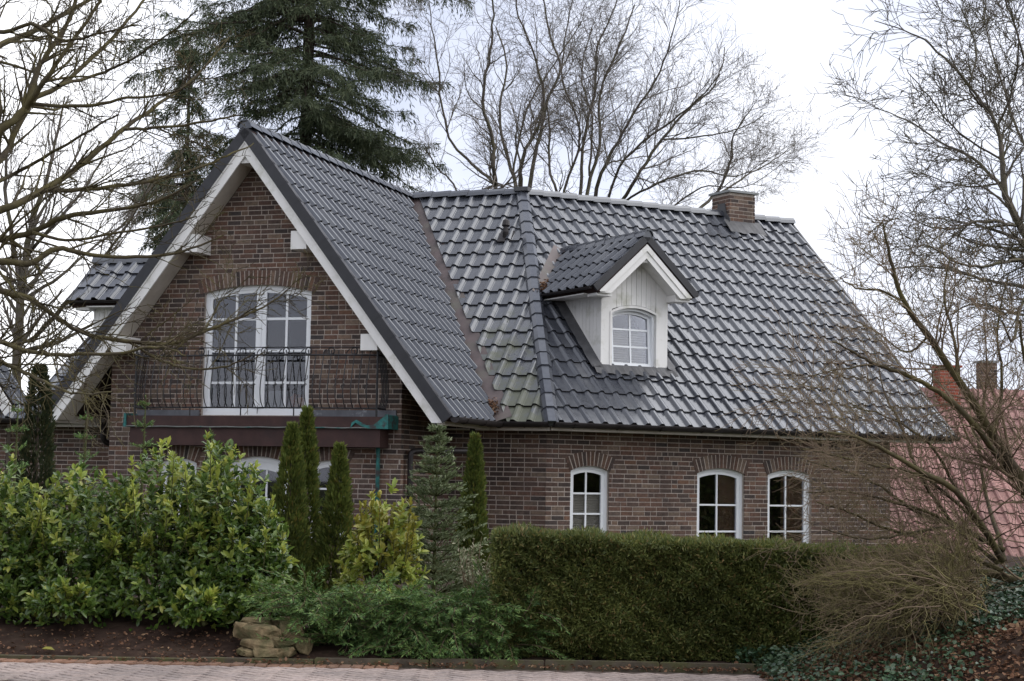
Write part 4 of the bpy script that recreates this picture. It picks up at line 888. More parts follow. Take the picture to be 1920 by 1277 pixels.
def whorl_conifer(name, label, base, top, r, tiers, mat, blade, per, barkm, group=None, up=.2, droop=0.0, npb=40, hmin=.1):
    t = thing(name, label, 'conifer', base, group); H = top - base[2]; wood = Wood(); tk, _ = sub([base, base + V(0, 0, H * .5), base + V(.01, 0, H)], 0, 0, 8); wood.tube(tk, np.linspace(.03, .005, 8), 6); P, D = [], []
    for k in range(tiers):
        h = hmin + (1 - hmin) * (k + .5) / tiers; rr = r * (1 - h) ** .8 + .03
        for j in range(per):
            a = rng.uniform(0, 2 * np.pi); d = V(math.cos(a), math.sin(a), up + rng.normal() * .12); l = rr * rng.uniform(.65, 1.1); pts = path(base + V(0, 0, H * h), d, l, 6, .1, -droop); wood.tube(pts, np.linspace(.008, .003, 7), 3)
            m = int(npb * (l / r + .25)); s = rng.uniform(.12, 1.0, m) * 6; i = s.astype(int).clip(0, 5); f = (s - i)[:, None]; q = pts[i] + (pts[i + 1] - pts[i]) * f; tg = nrm(pts[i + 1] - pts[i])
            side = nrm(np.cross(tg, UP)); sg = rng.choice([-1, 1], m)[:, None]; tw = rng.uniform(0, l * .28, m)[:, None] * (1.1 - s[:, None] / 6)
            P.append(q + (side * sg + tg * .8) * tw + rng.normal(size=(m, 3)) * .008); D.append(nrm(tg * .7 + side * sg * rng.uniform(.2, 1.1, m)[:, None] + UP * rng.uniform(-.1, .8, m)[:, None]))
    m = 60; hh = rng.uniform(.75, 1, m); P.append(base + np.stack([0 * hh, 0 * hh, hh * H], 1)); D.append(nrm(rdir(m) * .8 + UP * .7))
    P, D = np.concatenate(P), np.concatenate(D); n = len(P); wood.obj('trunk', barkm, t); v, f = cards(P, D, rdir(n), blade[0] * rng.uniform(.6, 1.2, n), blade[1]); tag(link('foliage', npmesh('foliage', v, f), mat, t), kind='stuff'); return t
tp = at(820, 797, 18.5); whorl_conifer('fir_tree', 'small silvery green fir beside the brown downpipe', V(tp[0], 18.5, .1), tp[2], .74, 16, LM['fir'], (.055, .016), 15, BK['stem'], up=.28, npb=60)
for u, v_, Y, lb in ((33, 755, 20, 'spindly young spruce nearest the left picture edge'), (162, 770, 20, 'spindly young spruce below the left barge board foot'), (272, 742, 19.5, 'spindly young spruce in front of the left balcony end'), (395, 806, 18.5, 'young spruce tip rising behind the tallest laurel')):
    tp = at(u, v_, Y); whorl_conifer('young_spruce', lb, V(tp[0], Y, .1), tp[2], .42, 9, LM['juniper'], (.045, .008), 6, BK['stem'], 'young spruces behind the laurels', up=.45, npb=60)
# low spreading yew over the kerb
def spreading(label, cx, cy, wx, hy, n, z0=.1, cat='shrub', name='spreading_yew'):
    t = thing(name, label, cat, (cx, cy, 0)); wood = Wood(); P, D = [], []
    for k in range(n):
        a = rng.uniform(-1, 1); p0 = V(cx + a * wx * .75 + rng.normal() * .08, cy + rng.uniform(-.1, .5), rng.uniform(.06, hy * .8)); d = V(a * .55 + rng.normal() * .35, -rng.uniform(.25, 1), rng.uniform(.1, .6)); l = rng.uniform(.3, .62)
        pts = path(p0, d, l, 7, .10, -.10); pts[:, 2] = np.maximum(pts[:, 2], .07); wood.tube(pts, np.linspace(.006, .002, 8), 3)
        for rep in range(3):                                 # side sprays like small fronds
            m = 44; s = rng.uniform(.1, 1, m) * 7; i = s.astype(int).clip(0, 6); f = (s - i)[:, None]; q = pts[i] + (pts[i + 1] - pts[i]) * f; tg = nrm(pts[i + 1] - pts[i]); side = nrm(np.cross(tg, UP)); sg = rng.choice([-1, 1], m)[:, None]
            off = rng.uniform(0, .11, m)[:, None] * (1.15 - s[:, None] / 7); P.append(q + (side * sg * .8 + tg * .7 - UP * .15) * off); D.append(nrm(tg + side * sg * rng.uniform(.2, 1.2, m)[:, None] + UP * rng.normal(size=(m, 1)) * .35))
    P, D = np.concatenate(P), np.concatenate(D); n_ = len(P); wood.obj('branches', BK['brown'], t); v, f = cards(P, D, nrm(UP + rng.normal(size=(n_, 3)) * .5), .055 * rng.uniform(.6, 1.3, n_), .0085); tag(link('foliage', npmesh('foliage', v, f), LM['juniper'], t), kind='stuff')
spreading('low spreading yew with feathery arching sprays beside the stone pile', -1.38, 15.45, .74, .68, 330)
spreading('low spreading yew with drooping sprays against the clipped hedge', -.35, 15.4, .66, .62, 300)
# clipped hedge
def hedge(name, label, x0, x1, y0, y1, ztop, n, mat, blade, core=True, cat='hedge'):
    t = thing(name, label, cat, ((x0 + x1) / 2, (y0 + y1) / 2, 0)); mb = MB(); c = .2
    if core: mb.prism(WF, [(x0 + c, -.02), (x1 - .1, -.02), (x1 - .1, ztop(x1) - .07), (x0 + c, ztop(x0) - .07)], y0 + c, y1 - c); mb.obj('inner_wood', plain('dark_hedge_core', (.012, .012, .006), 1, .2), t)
    nf = int(n * .62); nt_ = n - nf; x = rng.uniform(x0, x1, n); zt_ = np.array([ztop(q) for q in x]); dpt = rng.uniform(0, 1, n) ** 1.6 * .16
    bulge = .025 * np.sin(x * 4.1) + .018 * np.sin(x * 9.7 + 1)
    z = np.where(np.arange(n) < nf, rng.uniform(.05, 1, n) * zt_, zt_ - dpt * .8 + bulge * .5); y = np.where(np.arange(n) < nf, y0 + dpt + bulge + .03 * np.sin(z * 7 + x * 3) + .028 * np.sin(z * 13 - x * 7) + .025 * np.sin(z * 29 + x * 23) + .09 * np.maximum(0, .25 - z) * 3, rng.uniform(y0, y1, n))
    P = np.stack([x, y, z], 1); fr_ = (np.arange(n) < nf)[:, None]; D = nrm(np.where(fr_, V(0, -1, .25), V(0, -.1, 1)) + rng.normal(size=(n, 3)) * .75); v, f = cards(P, D, rdir(n), blade[0] * rng.uniform(.5, 1.3, n), blade[1] * rng.uniform(.7, 1.3, n))
    m = n // 14; Q = np.stack([x0 + rng.uniform(0, 1, m) ** 1.6 * .2, rng.uniform(y0, y1, m), rng.uniform(.05, 1, m) * ztop(x0)], 1); v2, f2 = cards(Q, nrm(V(-1, -.2, .3) + rng.normal(size=(m, 3)) * .7), rdir(m), blade[0] * rng.uniform(.5, 1.3, m), blade[1]); f = np.concatenate([f, f2 + len(v)]); v = np.concatenate([v, v2])
    m = n // 40; xs_ = rng.uniform(x0, x1, m); Q = np.stack([xs_, rng.uniform(y0, y1, m), np.array([ztop(q) for q in xs_]) + rng.uniform(0, 1, m) ** 2 * .035 * (1 + np.sin(xs_ * 11))], 1); v2, f2 = cards(Q, nrm(V(0, -.1, 1) + rng.normal(size=(m, 3)) * .5), rdir(m), blade[0] * 1.3, blade[1]); f = np.concatenate([f, f2 + len(v)]); v = np.concatenate([v, v2])
    tag(link('foliage', npmesh('foliage', v, f), mat, t), kind='stuff'); return t
hedge('clipped_hedge', 'clipped dark green yew hedge along the kerb under the three windows', -.12, 3.7, 15.22, 15.95, lambda x: 1.13 - .035 * (x + .1), 170000, LM['yew'], (.052, .0135))
# pale leaved shrub between fir and hedge
t = thing('pale_shrub', 'small loose shrub with pale leaves in front of the slim thuja', 'shrub', at(900, 1110, 16.6)); wood = Wood(); P, D = [], []
for k in range(26):
    p0 = at(895, 1120, 16.6) + V(rng.normal() * .06, 0, 0); tip = at(rng.uniform(850, 945), rng.uniform(1005, 1090), 16.5 + rng.normal() * .12); pts, rad = sub([p0, (p0 + tip) / 2 + rng.normal(size=3) * .05, tip], .006, .002, 8); wood.tube(pts, rad, 3)
    m = 16; i = rng.integers(3, 8, m); P.append(pts[i] + rng.normal(size=(m, 3)) * .03); D.append(nrm(rng.normal(size=(m, 3)) + UP * .4))
P, D = np.concatenate(P), np.concatenate(D); wood.obj('stems', BK['brown'], t); v, f = leaves(P, D, nrm(UP + rng.normal(size=(len(P), 3)) * .5), .045 * rng.uniform(.6, 1.2, len(P)), .02); tag(link('foliage', npmesh('foliage', v, f), LM['pale'], t), kind='stuff')
# ivy and dead leaves on the bank, litter along the kerb and in the roof valleys
def scatter(name, label, n, fx, size, mat, cat, flat=.5, lift=.02):
    P = np.array([fx() for _ in range(n)]); P[:, 2] += rng.uniform(0, lift, n); D = nrm(rng.normal(size=(n, 3)) * V(1, 1, .35)); N = nrm(UP + rng.normal(size=(n, 3)) * flat)
    s = size * rng.uniform(.5, 1.25, n); v, f = leaves(P, D, N, s, s * .72, fold=.15, droop=.1); o = link(name, npmesh(name, v, f), mat); tag(o, label, cat, kind='stuff'); return o
def bankpt(lo=2.0, hi=6.0, ylo=12.4, yhi=16.4):
    while True:
        x, y = rng.uniform(lo, hi), rng.uniform(ylo, yhi); z = hgt(x, y)
        if z > -.02: return (x, y, z)
def ivypt():
    while True:
        p = bankpt()
        q = .5 + .5 * math.sin(p[0] * 2.3 + 1) * math.sin(p[1] * 2.1) + (p[1] - 13.7) * .35
        if q > rng.uniform(.2, .9): return p
scatter('ivy_ground_cover', 'dark green ivy covering the bank under the bare shrub', 17000, ivypt, .046, LM['ivy'], 'ivy', .55, .16)
scatter('fallen_leaves', 'brown dead leaves on the bank at the lower right', 13000, lambda: bankpt(1.95, 6, 12.3, 15), .045, LM['dead'], 'leaves', .5, .04)
scatter('kerb_leaf_litter', 'dry leaves collected along the kerb', 1300, lambda: (-4.6 + 7.3 * rng.uniform(0, 1) ** .6, 14.86 + rng.normal() * .05 + (.16 if rng.random() < .45 else 0), .012 + (.05 if False else 0)), .035, LM['dead'], 'leaves', .4, .03)
scatter('bed_leaf_litter', 'scattered dry leaves on the soil below the laurels', 520, lambda: (lambda x, y: (x, y, hgt(x, y) + .01))(rng.uniform(-4.6, -1.8), rng.uniform(15.0, 15.7)), .035, LM['dead'], 'leaves', .4, .02)
def vl(a, b, wd): t_ = rng.uniform(0, 1) ** .7; p = a + (b - a) * t_ + rng.normal(size=3) * wd; return tuple(p)
scatter('valley_leaf_litter', 'brown leaves lodged at the foot of the long roof valley', 160, lambda: vl(vb + UP * .12 + (vt - vb) * .005, vb + (vt - vb) * .05 + UP * .1, .045), .05, LM['dead'], 'leaves', .7)
scatter('dormer_leaf_litter', 'brown leaves lodged beside the dormer gutter', 130, lambda: vl(fRR.P(DS - 1.16, 3.6, .1), fRR.P(DS - .92, 3.22, .12), .035), .05, LM['dead'], 'leaves', .7)
P = np.array([at(78, 1221, 15.05) + UP * .02]); v, f = leaves(P, np.array([[1, .1, .05]]), np.array([[0, -.4, 1.]]), .11, .05); tag(link('yellow_leaf', npmesh('yellow_leaf', v, f), LM['laurel_yellow']), 'single yellow leaf lying on soil near the left end of the kerb', 'leaf')
# ================================================================== TREES
MINR[0] = .0032
def guided_tree(name, label, base, limbs, spec, wood_mat, twig_mat, Y, ysp=.6, cat='tree', group=None, trunk=None):
    """limbs: lists of (u, v, half-width px) traced from the photograph, set at depth Y; side shoots are grown"""
    t = thing(name, label, cat, base, group); thick, thin = Wood(), Wood(); k = Y / FPX
    if trunk is not None:
        pts, _ = sub([q[:3] for q in trunk], 0, 0, 14); thick.tube(pts, np.interp(np.linspace(0, 1, 14), np.linspace(0, 1, len(trunk)), [q[3] for q in trunk]), 9)
    for lb in limbs:
        dy = rng.normal() * ysp * .5; dy2 = rng.normal() * ysp; m = len(lb)
        P = [at(u, v, Y + dy + dy2 * i / max(1, m - 1) if i else Y) for i, (u, v, w_) in enumerate(lb)]
        n = max(8, m * 4); pts, _ = sub(P, 0, 0, n); pts = pts + rng.normal(size=pts.shape) * .004 * (Y / 14); rad = np.interp(np.linspace(0, 1, n), np.linspace(0, 1, m), [q[2] * k for q in lb]); branch(thick, thin, pts, np.maximum(rad, MINR[0]), spec)
    thick.obj('trunk', wood_mat, t); thin.obj('crown', twig_mat, t); return t
# near tree at the left edge, its mossy limbs reach into the picture
k_ = at(-60, 1000, 14.2)
L1 = [[(-60, 130, 7.58), (0, 85, 6.32), (60, 60, 5.68), (115, 30, 5.04), (175, -5, 3.77)],
      [(-60, 300, 10.1), (0, 245, 8.21), (45, 205, 7.58), (72, 130, 5.68), (125, 45, 4.41), (150, -20, 3.15)],
      [(50, 200, 6.32), (85, 150, 5.04), (140, 70, 3.77), (190, 0, 3.15)],
      [(-40, 340, 7.58), (10, 285, 6.32), (55, 195, 6.32), (115, 160, 5.04), (170, 110, 4.41), (220, 62, 3.77), (275, -5, 2.52)],
      [(55, 195, 4.04), (150, 200, 3.53), (230, 185, 2.78), (300, 180, 2.27), (345, 165, 1.52)],
      [(110, 160, 3.77), (180, 140, 3.27), (240, 115, 2.52), (320, 60, 1.88), (370, 20, 1.25)],
      [(-60, 420, 8.85), (0, 395, 7.58), (85, 355, 6.32), (150, 310, 5.68), (235, 240, 4.41), (300, 195, 3.53), (360, 150, 2.52), (430, 70, 1.52)],
      [(85, 358, 5.04), (200, 352, 4.04), (300, 335, 3.53), (370, 315, 2.78), (430, 290, 2.02), (475, 270, 1.25)],
      [(235, 242, 3.53), (300, 240, 2.78), (380, 228, 2.27), (450, 215, 1.25)],
      [(-60, 470, 7.58), (0, 450, 6.32), (60, 435, 5.68), (130, 405, 5.04), (210, 395, 3.77), (300, 375, 2.78), (360, 345, 1.77)],
      [(-60, 480, 7.58), (0, 490, 6.32), (60, 492, 5.68), (110, 465, 5.04), (170, 478, 3.77), (260, 482, 3.15), (350, 470, 2.27), (420, 440, 1.25)],
      [(-60, 530, 7.58), (0, 545, 6.32), (60, 562, 5.04), (110, 598, 4.29), (165, 628, 4.04), (240, 640, 4.29), (310, 645, 3.53), (380, 622, 3.02), (440, 598, 2.52), (490, 578, 1.88), (545, 540, 1.01)],
      [(240, 640, 2.78), (300, 675, 2.52), (360, 692, 2.27), (420, 688, 1.77), (470, 668, 1.13)],
      [(-60, 620, 6.32), (0, 640, 5.04), (60, 660, 4.04), (140, 665, 3.27), (230, 662, 2.78), (300, 650, 2.02), (350, 668, 1.25)],
      [(-40, 660, 5.04), (30, 690, 3.77), (90, 720, 2.52), (150, 738, 1.77), (210, 735, 1.13)],
      [(380, 622, 2.02), (400, 590, 1.64), (420, 560, 1.25), (450, 545, 0.884)],
      [(-60, 30, 5.04), (0, 60, 4.29), (60, 45, 3.27), (120, 75, 2.52), (200, 60, 1.88), (260, 45, 1.25)],
      [(-50, 360, 5.04), (20, 330, 4.04), (90, 290, 3.27), (160, 250, 2.52), (220, 215, 1.77)],
      [(60, 435, 3.77), (120, 450, 3.02), (200, 440, 2.52), (290, 425, 2.02), (370, 405, 1.25)]]
guided_tree('bare_tree', 'bare tree at the left edge with mossy limbs reaching across the gable', (k_[0] - .4, 14.2, 0), L1,
            [(9.5, (.25, .9), 42, .16, .03, .5, .12), (10, (.12, .42), 45, .2, .02, .55, .1), (8, (.05, .18), 45, .2, .02, .6, .1)], BK['moss'], BK['moss'], 14.2, .9, group='bare winter trees',
            trunk=[(k_[0] - .45, 14.2, -.1, .2), (k_[0] - .4, 14.2, 1.5, .17), (k_[0] - .3, 14.2, 3.2, .13), (k_[0] - .2, 14.2, 5.2, .07)])
# far bare tree on the left
MINR[0] = .0045
L2 = [[(28, 870, 10.2), (32, 700, 9), (40, 540, 7.8), (60, 420, 5.4), (90, 330, 3.6), (110, 240, 2.4), (120, 180, 1.2)], [(40, 540, 5.4), (20, 430, 4.2), (10, 320, 3), (30, 220, 1.8), (45, 160, 0.9)], [(60, 640, 4.8), (130, 560, 4.2), (180, 500, 3), (240, 420, 1.8), (290, 330, 1.08)],
      [(50, 480, 3.6), (100, 420, 3), (160, 350, 2.1), (205, 270, 1.44), (230, 190, 0.84)], [(45, 560, 4.2), (110, 520, 3), (180, 460, 2.4), (250, 400, 1.56), (300, 300, 0.84)], [(40, 600, 3.6), (-20, 500, 3), (-60, 400, 1.8)], [(60, 420, 3), (140, 300, 2.04), (170, 220, 1.2), (180, 150, 0.6)], [(36, 660, 4.8), (110, 640, 3.6), (190, 600, 2.4), (260, 560, 1.8)]]
b_ = at(28, 900, 40); guided_tree('bare_tree', 'far bare tree behind the low roof at the left', (b_[0], 40, 0), L2, [(4.5, (.7, 2.2), 36, .12, .06, .5, .15), (5.5, (.35, 1.1), 38, .14, .05, .55, .1), (5, (.15, .6), 40, .16, .03, .6, .1)], BK['grey'], BK['far'], 40, 1.5, group='bare winter trees')
# many-stemmed bare trees behind the main ridge
L3 = [[(935, 400, 4.21), (925, 330, 3.74), (925, 265, 3.27), (905, 185, 2.8), (920, 100, 2.34), (925, 20, 1.59), (915, -70, 0.935)], [(930, 345, 3.27), (890, 310, 2.8), (850, 270, 2.34), (828, 200, 2.06), (822, 120, 1.68), (808, 40, 1.12), (800, -40, 0.748)],
      [(968, 400, 4.21), (965, 340, 3.74), (942, 260, 2.8), (938, 190, 2.34), (950, 120, 1.87), (930, 50, 1.4)], [(975, 400, 5.61), (975, 330, 4.21), (985, 280, 3.27), (1010, 235, 2.8), (1020, 180, 2.34), (1000, 100, 1.87), (970, 20, 1.5), (970, -60, 0.935)],
      [(985, 400, 5.14), (1000, 310, 3.74), (1015, 245, 3.27), (1025, 190, 2.8), (1050, 130, 2.34), (1030, 60, 1.87), (1015, -20, 1.4)], [(1040, 400, 2.8), (1045, 365, 2.58), (1032, 320, 2.34), (1030, 240, 1.87), (1025, 200, 1.4)], [(1050, 400, 2.8), (1060, 350, 2.58), (1082, 290, 2.34), (1085, 230, 2.11), (1055, 150, 1.87), (1060, 70, 1.4), (1075, -10, 0.935)],
      [(1085, 400, 3.74), (1090, 340, 3.27), (1095, 260, 2.8), (1115, 170, 2.58), (1120, 90, 2.11), (1150, 20, 1.4), (1170, -50, 0.935)], [(1098, 400, 4.21), (1105, 340, 3.5), (1125, 270, 3.04), (1124, 180, 2.34), (1160, 90, 1.87), (1190, 10, 1.22)], [(1115, 400, 4.21), (1120, 345, 3.74), (1150, 280, 3.04), (1190, 210, 2.34), (1230, 150, 1.87), (1260, 70, 1.22), (1275, 0, 0.748)],
      [(1150, 400, 3.74), (1190, 340, 3.27), (1235, 270, 2.8), (1290, 205, 2.11), (1340, 160, 1.4), (1360, 90, 0.842)], [(1135, 390, 2.8), (1170, 300, 2.34), (1240, 240, 2.11), (1300, 195, 1.59), (1350, 140, 1.03)], [(1160, 385, 2.34), (1230, 345, 2.06), (1310, 320, 1.68), (1380, 330, 1.12), (1440, 300, 0.654)], [(1300, 400, 3.27), (1345, 360, 2.8), (1370, 300, 2.34), (1375, 255, 1.59), (1410, 200, 0.935)],
      [(1345, 365, 2.11), (1400, 330, 1.68), (1450, 300, 1.12), (1490, 270, 0.561)], [(1240, 262, 1.87), (1320, 255, 1.5), (1390, 240, 1.12), (1440, 210, 0.654)], [(1170, 395, 2.34), (1260, 385, 1.87), (1320, 350, 1.4), (1400, 350, 0.935), (1480, 300, 0.468)], [(880, 400, 2.11), (850, 345, 1.87), (815, 310, 1.4), (795, 270, 0.935)], [(1105, 330, 2.34), (1110, 220, 1.87), (1090, 140, 1.4), (1110, 50, 0.935)], [(960, 330, 2.34), (990, 200, 1.87), (1040, 120, 1.4), (1090, 40, 0.935)]]
sp3 = [(4.0, (.8, 2.6), 38, .15, .04, .5, .2), (5.5, (.45, 1.5), 42, .17, .03, .5, .1), (5.5, (.2, .8), 44, .18, .02, .55, .1)]
def rootat(u, v, Y): q = at(u, v, Y); return V(q[0], Y, 0)
def stemmed(label, idx, u, Y): 
    rt = rootat(u, 400, Y); return guided_tree('bare_tree', label, rt, [L3[i] for i in idx], sp3, BK['grey'], BK['far'], Y, 1.8, group='bare winter trees', trunk=[(rt[0], Y, -.2, .34), (rt[0], Y, 3.0, .27), (rt[0] + .05, Y, 6.0, .2), tuple(at(u, 405, Y)) + (.12,)])
stemmed('many stemmed bare tree rising behind the hip of the roof', [0, 1, 2, 3, 4, 17, 19], 972, 45)
stemmed('many stemmed bare tree spreading behind the ridge left of the chimney', [5, 6, 7, 8, 9, 10, 11, 12, 15, 18], 1110, 46)
stemmed('low bare tree showing behind the chimney', [13, 14, 16], 1305, 48)
# big bare tree at the right edge
MINR[0] = .0042
L4 = [[(1990, 620, 10.5), (1960, 500, 9.3), (1915, 425, 7.44), (1885, 365, 6.2), (1878, 280, 4.34), (1860, 215, 3.1), (1800, 140, 2.48), (1740, 80, 1.86), (1690, 55, 1.24), (1640, 40, 0.744)], [(1885, 360, 4.34), (1840, 310, 3.41), (1810, 288, 2.79), (1760, 265, 2.17), (1710, 230, 1.61), (1650, 205, 1.12), (1605, 180, 0.62)],
      [(1930, 430, 3.72), (1880, 418, 3.1), (1830, 415, 2.48), (1790, 430, 1.86), (1740, 425, 1.24), (1690, 400, 0.806)], [(1960, 545, 4.96), (1900, 535, 3.72), (1840, 522, 2.85), (1780, 505, 2.23), (1720, 500, 1.61), (1660, 505, 0.992)], [(1960, 480, 3.72), (1890, 490, 3.1), (1840, 500, 2.48), (1790, 490, 1.86), (1740, 460, 1.24), (1700, 470, 0.744)],
      [(1870, 240, 2.48), (1900, 160, 2.11), (1910, 80, 1.61), (1890, 0, 0.992)], [(1860, 215, 2.48), (1820, 170, 2.11), (1830, 90, 1.61), (1800, 10, 0.992)], [(1960, 640, 3.72), (1920, 560, 3.1), (1900, 640, 2.48), (1880, 600, 1.49)], [(1960, 330, 3.72), (1910, 250, 2.79), (1880, 160, 2.11), (1850, 60, 1.36), (1840, -20, 0.868)], [(1965, 200, 3.1), (1925, 120, 2.48), (1900, 40, 1.61), (1870, -40, 0.868)],
      [(1880, 300, 2.23), (1800, 250, 1.74), (1740, 180, 1.24), (1700, 130, 0.744)], [(1885, 340, 2.48), (1830, 350, 1.86), (1770, 340, 1.36), (1720, 320, 0.868)], [(1960, 600, 3.1), (1900, 585, 2.48), (1830, 570, 1.86), (1780, 590, 1.24)]]
rt = rootat(2010, 900, 20); guided_tree('bare_tree', 'large bare tree overhanging from the right picture edge', rt, L4, [(8, (.45, 1.4), 38, .14, .03, .5, .12), (9.5, (.22, .75), 42, .17, .02, .55, .1), (7, (.1, .36), 44, .18, .02, .6, .1)], BK['grey'], BK['grey'], 20, 1.4, group='bare winter trees', trunk=[(rt[0], 20, -.2, .2), (rt[0], 20, 1.6, .15), tuple(at(1990, 620, 20)) + (.11,)])
# leaning bare shrub in front of the right end of the house
L5 = [[(1990, 1110, 13), (1935, 940, 11), (1860, 815, 8.6), (1800, 715, 7), (1740, 630, 5.8), (1695, 565, 4.7), (1670, 490, 3.1), (1655, 420, 1.6)], [(1900, 900, 6.2), (1830, 800, 5.5), (1760, 735, 4.7), (1690, 700, 3.9), (1640, 682, 3.1), (1600, 660, 2.3), (1560, 640, 1.2)], [(1880, 1050, 7), (1800, 930, 5.5), (1720, 880, 4.3), (1650, 840, 3.4), (1590, 815, 2.5), (1530, 810, 1.4)],
      [(1990, 1115, 10), (1890, 1085, 8.6), (1830, 1072, 7), (1780, 1080, 4.7), (1700, 1100, 3.4), (1630, 1120, 2.5), (1560, 1150, 1.4)], [(1880, 1030, 5.5), (1790, 985, 4.7), (1720, 960, 3.6), (1640, 905, 2.7), (1570, 880, 1.9), (1515, 865, 1.1)], [(1695, 565, 2.8), (1650, 545, 2.3), (1605, 540, 1.6), (1575, 520, .9)], [(1800, 720, 3.9), (1790, 640, 3.1), (1770, 560, 2.3), (1780, 480, 1.2)],
      [(1860, 820, 3.9), (1880, 720, 3.1), (1870, 620, 2.3), (1890, 520, 1.4)], [(1935, 960, 5.5), (1945, 820, 3.9), (1925, 700, 3.1), (1910, 600, 2)], [(1640, 682, 2.3), (1590, 690, 1.9), (1540, 700, 1.2), (1505, 720, .8)], [(1790, 985, 3.9), (1730, 900, 3.1), (1690, 800, 2.5), (1660, 740, 1.7), (1640, 660, .9)], [(1885, 1050, 4.7), (1850, 930, 3.9), (1830, 820, 3.1), (1800, 760, 2)],
      [(1880, 1070, 4.7), (1760, 1020, 3.6), (1660, 990, 2.7), (1590, 960, 1.9), (1530, 940, 1.1)], [(1590, 815, 1.9), (1560, 780, 1.6), (1545, 750, 1.1), (1520, 740, .7)], [(1740, 630, 2.8), (1700, 660, 2), (1640, 620, 1.6), (1600, 600, .9)], [(1870, 1055, 4), (1760, 970, 3.2), (1650, 935, 2.4), (1570, 920, 1.7), (1510, 925, 1)], [(1860, 1010, 3.6), (1740, 900, 3), (1630, 870, 2.2), (1550, 850, 1.4), (1500, 840, .8)], [(1800, 930, 3), (1740, 830, 2.4), (1660, 780, 1.8), (1580, 760, 1.1)], [(1790, 985, 3), (1700, 1000, 2.4), (1620, 1010, 1.8), (1540, 990, 1)]]
MINR[0] = .0026
rt = at(1990, 1120, 14.6); guided_tree('bare_shrub', 'tall leaning bare shrub in front of the right end of the house', (rt[0], 14.6, .5), L5, [(9.5, (.3, 1.05), 40, .13, .015, .36, .08), (11, (.18, .7), 40, .16, .02, .5, .1), (8, (.08, .3), 44, .18, .03, .6, .1)], BK['moss'], BK['brown'], 14.6, .8, cat='shrub')
# arching olive twigs below it
t = thing('twiggy_bush', 'low bush of arching olive twigs over the ivy bank', 'shrub', at(1805, 1190, 14.0)); thick, thin = Wood(), Wood(); root = at(1808, 1205, 14.0)
thick.tube(sub([root, at(1812, 1150, 14.0), at(1800, 1120, 14.0)], 0, 0, 8)[0], np.linspace(.045, .035, 8), 8)
for u, v_ in ((1700, 1090), (1640, 1130), (1740, 1060), (1600, 1180), (1680, 1160), (1760, 1100), (1560, 1215), (1850, 1080), (1620, 1080)):
    P = [at(1803, 1128, 14.0), at((1803 + u) / 2, (1128 + v_) / 2 - 22, 13.9), at(u, v_, 13.85 + rng.normal() * .2)]; pts, rad = sub(P, .02, .007, 12); thick.tube(pts, rad, 5)
MINR[0] = .0019
thinb = Wood()
for k in range(250):
    s = rng.uniform(0, 1); u1, v1 = rng.uniform(1485, 1850), rng.uniform(930, 1240); v1 = max(v1, 985 + (1800 - u1) * .36); Yk = 14.0 + rng.normal() * .4; p0 = at(rng.uniform(1740, 1850), rng.uniform(1090, 1165), Yk + .1); tip = at(u1, v1, Yk - .1)
    md = (p0 + tip) / 2 + V(0, rng.normal() * .06, rng.uniform(.02, .12)); pts, rad = sub([p0, md, tip], .0055, .002, 12); pts = pts + rng.normal(size=pts.shape) * .008
    tw_ = thinb if k % 5 < 2 else thin; branch(tw_, tw_, pts + rng.normal(size=pts.shape) * .014, rad * (1.5 if k % 9 == 0 else 1), [(9, (.15, .55), 46, .19, .01, .6, .15), (11, (.06, .26), 48, .22, 0, .7, .1)])
thick.obj('stems', BK['moss'], t); tag(thin.obj('twigs', BK['olive'], t), kind='stuff'); tag(thinb.obj('dead_twigs', BK['brown'], t), kind='stuff')
